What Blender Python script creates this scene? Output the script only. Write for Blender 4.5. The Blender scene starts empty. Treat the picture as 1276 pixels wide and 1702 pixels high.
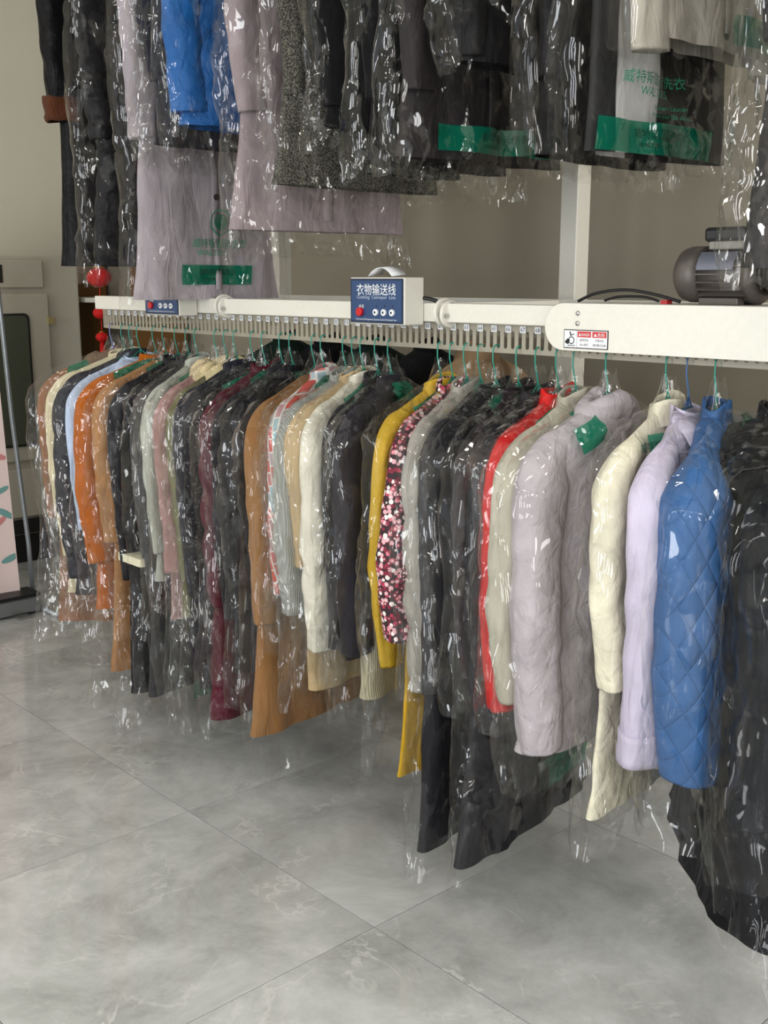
import bpy, bmesh, math, random
import numpy as np
from mathutils import Vector, Matrix

C = bpy.context.scene.collection
sc = bpy.context.scene
PI = math.pi
RNG = random.Random(7)

# ------------------------------------------------------------------ camera
PITCH = math.atan2(386, 1860)
A = math.radians(42.5)
fh = Vector((-math.cos(A), math.sin(A), 0))
F = fh * math.cos(PITCH) + Vector((0, 0, -math.sin(PITCH)))
R = Vector((math.sin(A), math.cos(A), 0))
U = R.cross(F)
cam = bpy.data.objects.new('camera', bpy.data.cameras.new('camera'))
C.objects.link(cam)
cam.matrix_world = Matrix(((R.x, U.x, -F.x, 0), (R.y, U.y, -F.y, 0), (R.z, U.z, -F.z, 1.5), (0, 0, 0, 1)))
cam.data.sensor_fit = 'VERTICAL'
cam.data.sensor_height = 36
cam.data.lens = 1860 / 1702 * 36
cam.data.clip_start = 0.05
sc.camera = cam

# ------------------------------------------------------------------ light
world = bpy.data.worlds.new('world'); sc.world = world
world.use_nodes = True
wn = world.node_tree.nodes
wn['Background'].inputs[0].default_value = (0.86, 0.93, 1.0, 1)
wn['Background'].inputs[1].default_value = 1.0

def area(name, loc, target, sx, sy, power, col):
    l = bpy.data.lights.new(name, 'AREA'); l.shape = 'RECTANGLE'
    l.size, l.size_y, l.energy, l.color = sx, sy, power, col
    o = bpy.data.objects.new(name, l); C.objects.link(o)
    o.location = loc
    o.rotation_euler = (Vector(target) - Vector(loc)).to_track_quat('-Z', 'Y').to_euler()
    return o
# daylight through the glazed shop front behind the camera (three tall panes)
for k in range(3):
    area('shopfront_pane', (-.9 + 1.15 * k, -2.55, 1.6), (-1.6 + .5 * k, 2.2, 0.8), .42, 2.3, 38, (0.95, 0.98, 1.0))
area('added_left_wall_light', (-3.9, -2.55, 1.7), (-5.6, 1.8, 1.6), .55, 2.3, 44, (0.97, 0.98, 1.0))  # added light that brightens the left wall, not a known entrance
for k in range(3):
    area('added_side_light', (2.5, -.9 + 1.3 * k, 1.75), (-1.5, .4 + .6 * k, 1.0), .45, 2.1, 36, (0.98, 0.98, 1.0))  # added strip lights on the right for glints on the bag fronts, no window
area('added_side_light', (2.5, 2.75, 1.9), (-1.6, 3.3, 1.2), .45, 2.1, 75, (0.98, 0.98, 1.0))  # added wall wash that brightens the right part of the back wall
# added overhead lights for glints on the film and a brighter back wall
for k, (x, y) in enumerate([(-4.6, 0.6), (-2.3, -.2), (-0.3, .5), (-3.4, -1.2), (1.2, 2.4), (-1.0, -1.0), (-.7, 2.75)]):
    area('added_overhead_light', (x, y, 3.25), (x, y, 0), 1.2, 0.07, 12, (1.0, 0.95, 0.87))
sc.view_settings.view_transform = 'Standard'
sc.view_settings.look = 'None'
sc.view_settings.exposure = -0.1
sc.view_settings.gamma = 1.0
sc.view_settings.use_curve_mapping = False
sc.cycles.transparent_max_bounces = 40
sc.cycles.max_bounces = 8
sc.cycles.diffuse_bounces = 3
sc.cycles.glossy_bounces = 3
sc.cycles.transmission_bounces = 4
sc.cycles.sample_clamp_indirect = 6
sc.cycles.caustics_reflective = False
sc.cycles.caustics_refractive = False

# ------------------------------------------------------------------ materials
def lin(h):
    if isinstance(h, str):
        v = [int(h[i:i + 2], 16) / 255 for i in (0, 2, 4)]
    else:
        v = h
    return tuple(((c + 0.055) / 1.055) ** 2.4 if c > 0.04045 else c / 12.92 for c in v) + (1,)

class NT:
    def __init__(s, name):
        s.m = bpy.data.materials.new(name); s.m.use_nodes = True
        s.t = s.m.node_tree; s.t.nodes.clear()
        s.out = s.n('ShaderNodeOutputMaterial')
    def n(s, typ, **kw):
        nd = s.t.nodes.new(typ)
        for k, v in kw.items():
            if k.startswith('i_'):
                key = k[2:]
                key = int(key) if key.isdigit() else key.replace('_', ' ')
                nd.inputs[key].default_value = v
            else:
                setattr(nd, k, v)
        return nd
    def l(s, a, b):
        s.t.links.new(a, b)

MC = {}
def fabric(col, kind='wool', col2=None):
    key = (col, kind, col2)
    if key in MC: return MC[key]
    q = NT('fabric_' + kind)
    b = q.n('ShaderNodeBsdfPrincipled'); q.l(b.outputs[0], q.out.inputs[0])
    tc = q.n('ShaderNodeTexCoord'); co = tc.outputs['Object']
    c1 = lin(col); c2 = lin(col2) if col2 else tuple(min(1, c * 1.3 + .0015) for c in c1[:3]) + (1,)
    rough = dict(wool=.9, nylon=.42, knit=.95, leather=.33, cotton=.8, tweed=.95, glitter=.5, floral=.7, zigzag=.9, quilt=.5, satin=.5, fur=1.0, patch=.6, stripe=.7).get(kind, .8)
    b.inputs['Roughness'].default_value = rough
    if kind in ('wool', 'knit', 'tweed', 'fur', 'zigzag'):
        b.inputs['Sheen Weight'].default_value = .06
        b.inputs['Specular IOR Level'].default_value = .08
    if kind in ('satin', 'nylon', 'cotton', 'leather', 'glitter', 'quilt'): b.inputs['Specular IOR Level'].default_value = dict(leather=.10, cotton=.12, nylon=.18, satin=.13).get(kind, .15)
    noise = q.n('ShaderNodeTexNoise', i_Scale=9.0, i_Detail=4.0); q.l(co, noise.inputs['Vector'])
    mix = q.n('ShaderNodeMix', data_type='RGBA'); fac = noise.outputs[0]
    mix.inputs[6].default_value = c1; mix.inputs[7].default_value = c2
    bump = q.n('ShaderNodeBump', i_Strength=.5, i_Distance=.002)
    hgt = None
    if kind in ('wool', 'fur', 'cotton', 'nylon', 'satin', 'leather', 'quilt'):
        r = q.n('ShaderNodeMapRange', i_1=.35, i_2=.75); q.l(fac, r.inputs[0]); fac = r.outputs[0]
        sc_ = dict(wool=500, fur=160, cotton=350, nylon=28, satin=22, leather=60, quilt=40)[kind]
        h = q.n('ShaderNodeTexNoise', i_Scale=float(sc_), i_Detail=3.0); q.l(co, h.inputs['Vector']); hgt = h.outputs[0]
        bump.inputs['Distance'].default_value = dict(wool=.0012, fur=.01, cotton=.0008, nylon=.008, satin=.008, leather=.003, quilt=.006)[kind]
        bump.inputs['Strength'].default_value = .7
        if kind == 'quilt':
            sp = q.n('ShaderNodeSeparateXYZ'); q.l(co, sp.inputs[0]); ss = []
            uu = q.n('ShaderNodeMath', operation='MULTIPLY_ADD', i_1=1.5); q.l(sp.outputs[0], uu.inputs[0]); q.l(sp.outputs[1], uu.inputs[2])
            for sg in ('ADD', 'SUBTRACT'):
                a1 = q.n('ShaderNodeMath', operation=sg); q.l(uu.outputs[0], a1.inputs[0]); q.l(sp.outputs[2], a1.inputs[1])
                a2 = q.n('ShaderNodeMath', operation='MULTIPLY', i_1=PI / .085); q.l(a1.outputs[0], a2.inputs[0])
                a3 = q.n('ShaderNodeMath', operation='SINE'); q.l(a2.outputs[0], a3.inputs[0])
                a4 = q.n('ShaderNodeMath', operation='ABSOLUTE'); q.l(a3.outputs[0], a4.inputs[0]); ss.append(a4)
            mn = q.n('ShaderNodeMath', operation='MINIMUM'); q.l(ss[0].outputs[0], mn.inputs[0]); q.l(ss[1].outputs[0], mn.inputs[1])
            pw = q.n('ShaderNodeMath', operation='POWER', i_1=.45); q.l(mn.outputs[0], pw.inputs[0])
            ad = q.n('ShaderNodeMath', operation='MULTIPLY_ADD', i_1=.45); q.l(h.outputs[0], ad.inputs[0]); q.l(pw.outputs[0], ad.inputs[2]); hgt = ad.outputs[0]
        if kind == 'fur':
            mp = q.n('ShaderNodeMapping'); mp.inputs['Scale'].default_value = (1, 1, .35); q.l(co, mp.inputs[0]); q.l(mp.outputs[0], h.inputs['Vector'])
            fac = h.outputs[0]
    elif kind == 'knit':
        w = q.n('ShaderNodeTexWave', i_Scale=55.0, i_Distortion=1.0, i_Detail=1.0); w.bands_direction = 'Y'; q.l(co, w.inputs['Vector'])
        hgt = w.outputs[1]; bump.inputs['Distance'].default_value = .004; fac = w.outputs[1]
        mix.inputs[6].default_value = tuple(c * .72 for c in c1[:3]) + (1,); mix.inputs[7].default_value = c1
    elif kind == 'tweed':
        h = q.n('ShaderNodeTexNoise', i_Scale=260.0, i_Detail=2.0); q.l(co, h.inputs['Vector']); hgt = h.outputs[0]
        r = q.n('ShaderNodeMapRange', i_1=.45, i_2=.62); q.l(h.outputs[0], r.inputs[0]); fac = r.outputs[0]
    elif kind == 'glitter':
        h = q.n('ShaderNodeTexVoronoi', i_Scale=220.0); q.l(co, h.inputs['Vector'])
        r = q.n('ShaderNodeMapRange', i_1=.78, i_2=.9); q.l(h.outputs['Color'], r.inputs[0]); fac = r.outputs[0]; hgt = h.outputs[0]
    elif kind == 'floral':
        v = q.n('ShaderNodeTexVoronoi', i_Scale=88.0); q.l(co, v.inputs['Vector'])
        ring = q.n('ShaderNodeMapRange', i_1=.52, i_2=.58, i_3=1.0, i_4=0.0); q.l(v.outputs['Distance'], ring.inputs[0])
        ramp = q.n('ShaderNodeValToRGB'); ramp.color_ramp.interpolation = 'CONSTANT'
        e = ramp.color_ramp.elements; e[0].color = lin('7d1a33'); e[1].position = .25; e[1].color = lin('d8a3aa')
        for p, c in ((.5, 'a8304c'), (.62, 'e6dcd8'), (.78, 'cf6f80'), (.9, '5c1024')):
            k = e.new(p); k.color = lin(c)
        sx = q.n('ShaderNodeSeparateColor'); q.l(v.outputs['Color'], sx.inputs[0]); q.l(sx.outputs[0], ramp.inputs[0])
        core = q.n('ShaderNodeMapRange', i_1=.17, i_2=.22, i_3=1.0, i_4=0.0); q.l(v.outputs['Distance'], core.inputs[0])
        m2 = q.n('ShaderNodeMix', data_type='RGBA'); m2.inputs[7].default_value = lin('ece4dc'); q.l(core.outputs[0], m2.inputs[0]); q.l(ramp.outputs[0], m2.inputs[6])
        q.l(m2.outputs[2], mix.inputs[7]); mix.inputs[6].default_value = lin('2a141a'); fac = ring.outputs[0]; hgt = noise.outputs[0]
    elif kind == 'zigzag':
        br = q.n('ShaderNodeTexBrick', i_Scale=14.0, i_Color1=lin('d24b3c'), i_Color2=lin('8fc3cf'), i_Mortar=lin('d9d6cf'))
        br.inputs['Mortar Size'].default_value = .035; br.inputs['Bias'].default_value = -.1
        mp = q.n('ShaderNodeMapping'); mp.inputs['Rotation'].default_value = (PI / 2, 0.0, PI / 2 + .2); q.l(co, mp.inputs[0]); q.l(mp.outputs[0], br.inputs['Vector'])
        q.l(br.outputs[0], mix.inputs[7]); q.l(br.outputs[0], mix.inputs[6]); hgt = noise.outputs[0]
    elif kind in ('patch', 'stripe'):
        sp = q.n('ShaderNodeSeparateXYZ'); q.l(co, sp.inputs[0])
        m = q.n('ShaderNodeMath', operation='SINE'); m0 = q.n('ShaderNodeMath', operation='MULTIPLY_ADD', i_1=13.0, i_2=3.07)
        q.l(sp.outputs[1], m0.inputs[0]); q.l(m0.outputs[0], m.inputs[0])
        r = q.n('ShaderNodeMapRange', i_1=.75, i_2=.78); q.l(m.outputs[0], r.inputs[0]); fac = r.outputs[0]; hgt = noise.outputs[0]
    q.l(fac, mix.inputs[0])
    q.l(mix.outputs[2], b.inputs['Base Color'])
    # soft creases that run mostly downwards, with a few cross wrinkles
    cm_ = q.n('ShaderNodeMapping'); cm_.inputs['Scale'].default_value = (1, 1, .38 if kind != 'nylon' else .8); q.l(co, cm_.inputs[0])
    cn = q.n('ShaderNodeTexNoise', i_Scale=15.0 if kind != 'nylon' else 22.0, i_Detail=3.0, i_Distortion=.8); q.l(cm_.outputs[0], cn.inputs['Vector'])
    b2 = q.n('ShaderNodeBump', i_Strength=.75, i_Distance=.013 if kind == 'nylon' else .022 if kind in ('wool', 'satin', 'cotton') else .010); q.l(cn.outputs[0], b2.inputs['Height'])
    q.l(b2.outputs[0], bump.inputs['Normal'])
    q.l(hgt, bump.inputs['Height']); q.l(bump.outputs[0], b.inputs['Normal'])
    MC[key] = q.m
    return q.m

def plain(name, col, rough=.5, metal=0.0, bump=0.0, scale=40.0, spec=.5):
    key = ('p', name, col, rough, metal)
    if key in MC: return MC[key]
    q = NT(name)
    b = q.n('ShaderNodeBsdfPrincipled'); q.l(b.outputs[0], q.out.inputs[0])
    b.inputs['Metallic'].default_value = metal; b.inputs['Specular IOR Level'].default_value = spec
    tc = q.n('ShaderNodeTexCoord')
    n = q.n('ShaderNodeTexNoise', i_Scale=scale, i_Detail=5.0); q.l(tc.outputs['Object'], n.inputs['Vector'])
    c = lin(col)
    mix = q.n('ShaderNodeMix', data_type='RGBA'); mix.inputs[6].default_value = tuple(x * .93 for x in c[:3]) + (1,); mix.inputs[7].default_value = tuple(min(1, x * 1.05) for x in c[:3]) + (1,)
    q.l(n.outputs[0], mix.inputs[0]); q.l(mix.outputs[2], b.inputs['Base Color'])
    r = q.n('ShaderNodeMapRange', i_3=rough * .85, i_4=min(1, rough * 1.15)); q.l(n.outputs[0], r.inputs[0]); q.l(r.outputs[0], b.inputs['Roughness'])
    if bump:
        bp = q.n('ShaderNodeBump', i_Strength=.4, i_Distance=bump); q.l(n.outputs[0], bp.inputs['Height']); q.l(bp.outputs[0], b.inputs['Normal'])
    MC[key] = q.m
    return q.m

def film(name, base, haze, hazecol, tint, scale=30.0):
    """thin clear plastic: transparent, mirror glints at the creases and a slight milky veil"""
    q = NT(name)
    # crumpled film: every cell of a warped, upright-stretched Voronoi pattern is one flat facet with its own tilt
    tc = q.n('ShaderNodeTexCoord'); geo = q.n('ShaderNodeNewGeometry')
    wn_ = q.n('ShaderNodeTexNoise', i_Scale=9.0, i_Detail=2.0); q.l(tc.outputs['Object'], wn_.inputs['Vector'])
    ws_ = q.n('ShaderNodeVectorMath', operation='SCALE', i_Scale=.09); q.l(wn_.outputs['Color'], ws_.inputs[0])
    wa = q.n('ShaderNodeVectorMath', operation='ADD'); q.l(tc.outputs['Object'], wa.inputs[0]); q.l(ws_.outputs[0], wa.inputs[1])
    mp = q.n('ShaderNodeMapping'); mp.inputs['Scale'].default_value = (1, 1, .34); q.l(wa.outputs[0], mp.inputs[0])
    nv = geo.outputs['Normal']
    for sc_, k_ in ((scale, .62), (scale * 2.4, .34)):
        v = q.n('ShaderNodeTexVoronoi', i_Scale=sc_); q.l(mp.outputs[0], v.inputs['Vector'])
        sb = q.n('ShaderNodeVectorMath', operation='SUBTRACT'); q.l(v.outputs['Color'], sb.inputs[0]); sb.inputs[1].default_value = (.5, .5, .5)
        sl_ = q.n('ShaderNodeVectorMath', operation='SCALE', i_Scale=k_); q.l(sb.outputs[0], sl_.inputs[0])
        av = q.n('ShaderNodeVectorMath', operation='ADD'); q.l(nv, av.inputs[0]); q.l(sl_.outputs[0], av.inputs[1]); nv = av.outputs[0]
    bp = q.n('ShaderNodeVectorMath', operation='NORMALIZE'); q.l(nv, bp.inputs[0])
    lw = q.n('ShaderNodeLayerWeight', i_Blend=.5)
    pw = q.n('ShaderNodeMath', operation='POWER', i_1=4.2); q.l(lw.outputs['Facing'], pw.inputs[0])
    fa = q.n('ShaderNodeMath', operation='MULTIPLY_ADD', i_1=.42, i_2=base, use_clamp=True); q.l(pw.outputs[0], fa.inputs[0])
    tr = q.n('ShaderNodeBsdfTransparent', i_Color=tint); df = q.n('ShaderNodeBsdfDiffuse', i_Color=hazecol)
    gl = q.n('ShaderNodeBsdfGlossy', i_Roughness=.045, i_Color=(1, 1, 1, 1)); q.l(bp.outputs[0], gl.inputs['Normal'])
    m1 = q.n('ShaderNodeMixShader', i_0=haze); q.l(tr.outputs[0], m1.inputs[1]); q.l(df.outputs[0], m1.inputs[2])
    m2 = q.n('ShaderNodeMixShader'); q.l(fa.outputs[0], m2.inputs[0]); q.l(m1.outputs[0], m2.inputs[1]); q.l(gl.outputs[0], m2.inputs[2])
    q.l(m2.outputs[0], q.out.inputs[0])
    return q.m

FILM = film('clear_film', .050, .003, (.85, .85, .85, 1), (.97, .97, .965, 1))
FILM_N = film('clear_film_smooth', .042, .003, (.85, .85, .85, 1), (.975, .975, .97, 1), 17.0)
FILM_T = film('clear_film_thin', .018, .001, (.85, .85, .85, 1), (.97, .97, .965, 1), 15.0)
GREEN = film('green_print_film', .05, .72, lin('0c6a52'), (.35, .75, .62, 1))
INK = plain('green_ink', '17805f', .5)
INKD = plain('dark_green_ink', '0a4034', .5)
WHITE = plain('white_powder_coat', 'dedbd0', .38, 0, .0004, 90)
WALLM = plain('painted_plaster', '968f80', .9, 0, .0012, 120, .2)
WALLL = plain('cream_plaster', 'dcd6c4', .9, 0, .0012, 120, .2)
CEILM = plain('white_ceiling_paint', 'd9d6cd', .9, 0, .001, 60, .2)
CREAMM = plain('machine_enamel', 'b4b0a0', .45, 0, .0006, 60)
GLASSD = plain('dark_smoked_glass', '23261f', .12, 0, 0, 10)
CHROME = plain('zinc_plated_steel', 'b8b8b4', .28, .9, 0, 60)
BLACKP = plain('black_plastic', '121214', .45, 0, .0006, 80)
BLUEP = plain('blue_panel_print', '24416b', .4)
NAVYL = plain('navy_frame_print', '12233f', .4)
WHITEP = plain('white_print', 'e6e8ea', .6)
REDP = plain('red_plastic', 'c01620', .3)
REDPR = plain('red_print', 'c62a2c', .5)
GREYM = plain('grey_cast_motor_paint', '5b5550', .42, .3, .0008, 90)
GREYL = plain('grey_label_plate', '6f7380', .4, .3)
TEAL = plain('teal_coated_wire', '1f8a78', .35, 0, 0, 60)
BLUEW = plain('slate_blue_coated_wire', '3d6390', .35, 0, 0, 60)
VIOLW = plain('violet_coated_wire', '7a7fb4', .35, 0, 0, 60)
PAPER = plain('cream_paper', 'e2dcc0', .8)
WOOD = plain('brown_varnished_wood', '6e4a1c', .45, 0, .001, 25)
BRASS = plain('brass_strip', 'b9a878', .35, .5)
GROUT = plain('dark_grout', '55534c', .9)

def marble():
    q = NT('grey_marble_tile')
    b = q.n('ShaderNodeBsdfPrincipled'); q.l(b.outputs[0], q.out.inputs[0])
    g = q.n('ShaderNodeNewGeometry'); oi = q.n('ShaderNodeObjectInfo')
    of = q.n('ShaderNodeVectorMath', operation='SCALE', i_Scale=37.0)
    cb = q.n('ShaderNodeCombineXYZ'); q.l(oi.outputs['Random'], cb.inputs[0]); q.l(oi.outputs['Random'], cb.inputs[1])
    q.l(cb.outputs[0], of.inputs[0])
    ad = q.n('ShaderNodeVectorMath', operation='ADD'); q.l(g.outputs['Position'], ad.inputs[0]); q.l(of.outputs[0], ad.inputs[1])
    n1 = q.n('ShaderNodeTexNoise', i_Scale=2.6, i_Detail=9.0, i_Roughness=.72, i_Distortion=.4); q.l(ad.outputs[0], n1.inputs['Vector'])
    n2 = q.n('ShaderNodeTexNoise', i_Scale=3.2, i_Detail=8.0, i_Roughness=.6, i_Distortion=1.1); q.l(ad.outputs[0], n2.inputs['Vector'])
    rp = q.n('ShaderNodeValToRGB'); e = rp.color_ramp.elements
    e[0].position = .3; e[0].color = lin('92938f'); e[1].position = .66; e[1].color = lin('c6c7c5')
    q.l(n1.outputs[0], rp.inputs[0])
    s = q.n('ShaderNodeMath', operation='SUBTRACT', i_1=.5); q.l(n2.outputs[0], s.inputs[0])
    ab = q.n('ShaderNodeMath', operation='ABSOLUTE'); q.l(s.outputs[0], ab.inputs[0])
    vr = q.n('ShaderNodeMapRange', i_1=0.0, i_2=.022, i_3=1.0, i_4=0.0); q.l(ab.outputs[0], vr.inputs[0])
    n3 = q.n('ShaderNodeTexNoise', i_Scale=5.0, i_Detail=3.0); q.l(ad.outputs[0], n3.inputs['Vector'])
    msk = q.n('ShaderNodeMapRange', i_1=.47, i_2=.68, i_4=.55); q.l(n3.outputs[0], msk.inputs[0])
    mu = q.n('ShaderNodeMath', operation='MULTIPLY'); q.l(vr.outputs[0], mu.inputs[0]); q.l(msk.outputs[0], mu.inputs[1])
    mx = q.n('ShaderNodeMix', data_type='RGBA'); mx.inputs[7].default_value = lin('dcdbd6'); q.l(mu.outputs[0], mx.inputs[0]); q.l(rp.outputs[0], mx.inputs[6])
    q.l(mx.outputs[2], b.inputs['Base Color'])
    rr = q.n('ShaderNodeMapRange', i_3=.08, i_4=.18); q.l(n1.outputs[0], rr.inputs[0]); q.l(rr.outputs[0], b.inputs['Roughness'])
    return q.m
MARBLE = marble()

# ------------------------------------------------------------------ helpers
def link(o, parent=None):
    C.objects.link(o)
    if parent is not None: o.parent = parent
    return o

def np_mesh(name, V, Q, m, parent=None, smooth=True, loc=None):
    me = bpy.data.meshes.new(name)
    V = np.asarray(V, dtype=np.float32).reshape(-1, 3); Q = np.asarray(Q, dtype=np.int32)
    k = Q.shape[1]
    me.vertices.add(len(V)); me.vertices.foreach_set('co', V.ravel())
    me.loops.add(Q.size); me.loops.foreach_set('vertex_index', Q.ravel())
    me.polygons.add(len(Q)); me.polygons.foreach_set('loop_start', np.arange(0, Q.size, k, dtype=np.int32))
    me.polygons.foreach_set('loop_total', np.full(len(Q), k, dtype=np.int32))
    me.update(calc_edges=True); me.validate()
    me.polygons.foreach_set('use_smooth', np.full(len(me.polygons), smooth))
    me.materials.append(m)
    o = bpy.data.objects.new(name, me)
    if loc: o.location = loc
    return link(o, parent)

def grid_quads(nu, nv, closed=True):
    """vertices indexed v*nu+u"""
    u = np.arange(nu if closed else nu - 1); v = np.arange(nv - 1)
    uu, vv = np.meshgrid(u, v); u2 = (uu + 1) % nu
    return np.stack([vv * nu + uu, vv * nu + u2, (vv + 1) * nu + u2, (vv + 1) * nu + uu], -1).reshape(-1, 4)

def bm_obj(name, bm, m, parent=None, smooth=False, bevel=0, loc=None):
    me = bpy.data.meshes.new(name)
    bmesh.ops.recalc_face_normals(bm, faces=bm.faces)
    bm.to_mesh(me); bm.free()
    for p in me.polygons: p.use_smooth = smooth
    me.materials.append(m)
    o = bpy.data.objects.new(name, me)
    if loc: o.location = loc
    link(o, parent)
    if bevel:
        md = o.modifiers.new('bevel', 'BEVEL'); md.width = bevel; md.segments = 2; md.limit_method = 'ANGLE'
    return o

def box(bm, x0, x1, y0, y1, z0, z1):
    vs = [bm.verts.new((x, y, z)) for x in (x0, x1) for y in (y0, y1) for z in (z0, z1)]
    for f in ((0, 1, 3, 2), (4, 6, 7, 5), (0, 4, 5, 1), (2, 3, 7, 6), (0, 2, 6, 4), (1, 5, 7, 3)):
        bm.faces.new([vs[i] for i in f])

def box_obj(name, b, m, parent=None, bevel=0):
    bm = bmesh.new(); box(bm, *b); return bm_obj(name, bm, m, parent, False, bevel)

def prism(bm, pts, d0, d1, axis):
    """extrude a 2-D outline along an axis ('x','y','z')"""
    def P(a, b, d): return {'x': (d, a, b), 'y': (a, d, b), 'z': (a, b, d)}[axis]
    lo = [bm.verts.new(P(a, b, d0)) for a, b in pts]; hi = [bm.verts.new(P(a, b, d1)) for a, b in pts]
    bm.faces.new(lo); bm.faces.new(list(reversed(hi)))
    n = len(pts)
    for i in range(n): bm.faces.new((lo[i], hi[i], hi[(i + 1) % n], lo[(i + 1) % n]))

def circ(cx, cy, r, n=24, a0=0.0, a1=2 * PI, full=True):
    k = n if full else n - 1
    return [(cx + r * math.cos(a0 + (a1 - a0) * i / k), cy + r * math.sin(a0 + (a1 - a0) * i / k)) for i in range(n)]

def tube(bm, pts, r, n=6, closed=False):
    pts = [Vector(p) for p in pts]; rings = []
    nrm = None
    for i, p in enumerate(pts):
        a = pts[i - 1] if i or closed else p; b = pts[(i + 1) % len(pts)] if i < len(pts) - 1 or closed else p
        t = (b - a).normalized()
        if nrm is None:
            nrm = t.orthogonal().normalized()
        nrm = (nrm - t * nrm.dot(t)).normalized()
        bn = t.cross(nrm)
        rr = r(i / (len(pts) - 1)) if callable(r) else r
        rings.append([bm.verts.new(p + nrm * rr * math.cos(2 * PI * k / n) + bn * rr * math.sin(2 * PI * k / n)) for k in range(n)])
    m = len(rings)
    for i in range(m if closed else m - 1):
        a, b = rings[i], rings[(i + 1) % m]
        for k in range(n): bm.faces.new((a[k], a[(k + 1) % n], b[(k + 1) % n], b[k]))
    if not closed:
        bm.faces.new(rings[0]); bm.faces.new(list(reversed(rings[-1])))

def empty(name, loc, rz=0.0, label=None, cat=None, group=None):
    o = bpy.data.objects.new(name, None); C.objects.link(o)
    o.location = loc; o.rotation_euler = (0, 0, rz); o.empty_display_size = .05
    tag(o, label, cat, group); return o

def tag(o, label=None, cat=None, group=None, kind=None):
    if label: o['label'] = label
    if cat: o['category'] = cat
    if group: o['group'] = group
    if kind: o['kind'] = kind
    return o

TXT = {}
def text2d(s):
    """flat glyph outlines of a string, normalised: x centred, cap height about 1"""
    if s in TXT: return TXT[s]
    cu = bpy.data.curves.new('lettering', 'FONT'); cu.body = s; cu.size = 1.0; cu.align_x = 'CENTER'; cu.resolution_u = 2
    o = bpy.data.objects.new('lettering', cu); C.objects.link(o)
    bpy.context.view_layer.update()
    me = bpy.data.meshes.new_from_object(o.evaluated_get(bpy.context.evaluated_depsgraph_get()))
    V = np.array([v.co[:2] for v in me.vertices]); T = []
    me.calc_loop_triangles()
    for t in me.loop_triangles: T.append(tuple(t.vertices))
    bpy.data.objects.remove(o); bpy.data.curves.remove(cu); bpy.data.meshes.remove(me)
    TXT[s] = (V, T); return TXT[s]

def text_obj(name, s, size, fn, m, parent, w=None):
    """lay lettering on a surface: fn(a, b) -> arrays of xyz for in-plane coordinates"""
    V, T = text2d(s)
    if len(V) == 0: return None
    a, b = V[:, 0] * size, V[:, 1] * size
    if w:
        a = a * w / max(1e-6, a.max() - a.min())
    return np_mesh(name, fn(a, b), T, m, parent, False)

def tri(x): return np.abs((x % 2.0) - 1.0) * 2 - 1

def snoise(r, a, b, scale, k=4):
    s = 0
    for i in range(k):
        th = r.uniform(0, 2 * PI); f = scale * r.uniform(.6, 1.5)
        s = s + np.sin(f * (a * math.cos(th) + b * math.sin(th)) + r.uniform(0, 6.28) + 1.3 * np.sin(f * .55 * (b * math.cos(th) - a * math.sin(th)) + r.uniform(0, 6.28)))
    return s / k

# ------------------------------------------------------------------ the hanging shell (garment bodies and bags)
class Shell:
    def __init__(s, a, b, ztop, zbot, disp, p=.75, hem=None):
        s.a, s.b, s.ztop, s.zbot, s.disp, s.p = a, b, ztop, zbot, disp, p
        s.hem = hem or (lambda y: 0 * y)
    def ev(s, th, v, off=0.0):
        c, sn = np.cos(th), np.sin(th)
        a = s.a(v)
        y = a * np.sign(c) * np.abs(c) ** s.p
        zt = s.ztop(y); zb = s.zbot + s.hem(y)
        z = zb + (zt - zb) * v
        cap = np.sqrt(np.clip(1 - np.clip((v - .93) / .07, 0, 1) ** 2, 0, 1))
        b = s.b(v) * cap
        x = b * np.sign(sn) * np.abs(sn) ** s.p
        d = s.disp(th, y, z, v) * cap + off
        x = x + d * sn; y = y + d * c * .6
        return np.stack([x, y, z], -1)
    def mesh(s, name, nu, nv, m, parent, smooth=True):
        # an even spread around the outline
        t = np.linspace(0, 2 * PI, nu, endpoint=False)
        th = t + .0
        v = np.linspace(0, 1, nv)
        T, V = np.meshgrid(th, v)
        P = s.ev(T, V)
        return np_mesh(name, P, grid_quads(nu, nv), m, parent, smooth)
    def at(s, y, z, side=1, off=.0015):
        y = np.asarray(y, float); z = np.asarray(z, float)
        zt = s.ztop(y); zb = s.zbot + s.hem(y)
        v = np.clip((z - zb) / (zt - zb), 0, .985)
        a = s.a(v)
        c = np.clip(y / a, -.999, .999); c = np.sign(c) * np.abs(c) ** (1 / s.p)
        th = np.arccos(c) * (1 if side > 0 else -1)
        return s.ev(th, v, off)

def shoulder(zn, half=.2, slope=.40, steep=1.7):
    def f(y):
        ay = np.abs(y)
        return zn - slope * np.clip(ay - .05, 0, half - .05) - steep * np.clip(ay - half, 0, 9)
    return f

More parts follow.
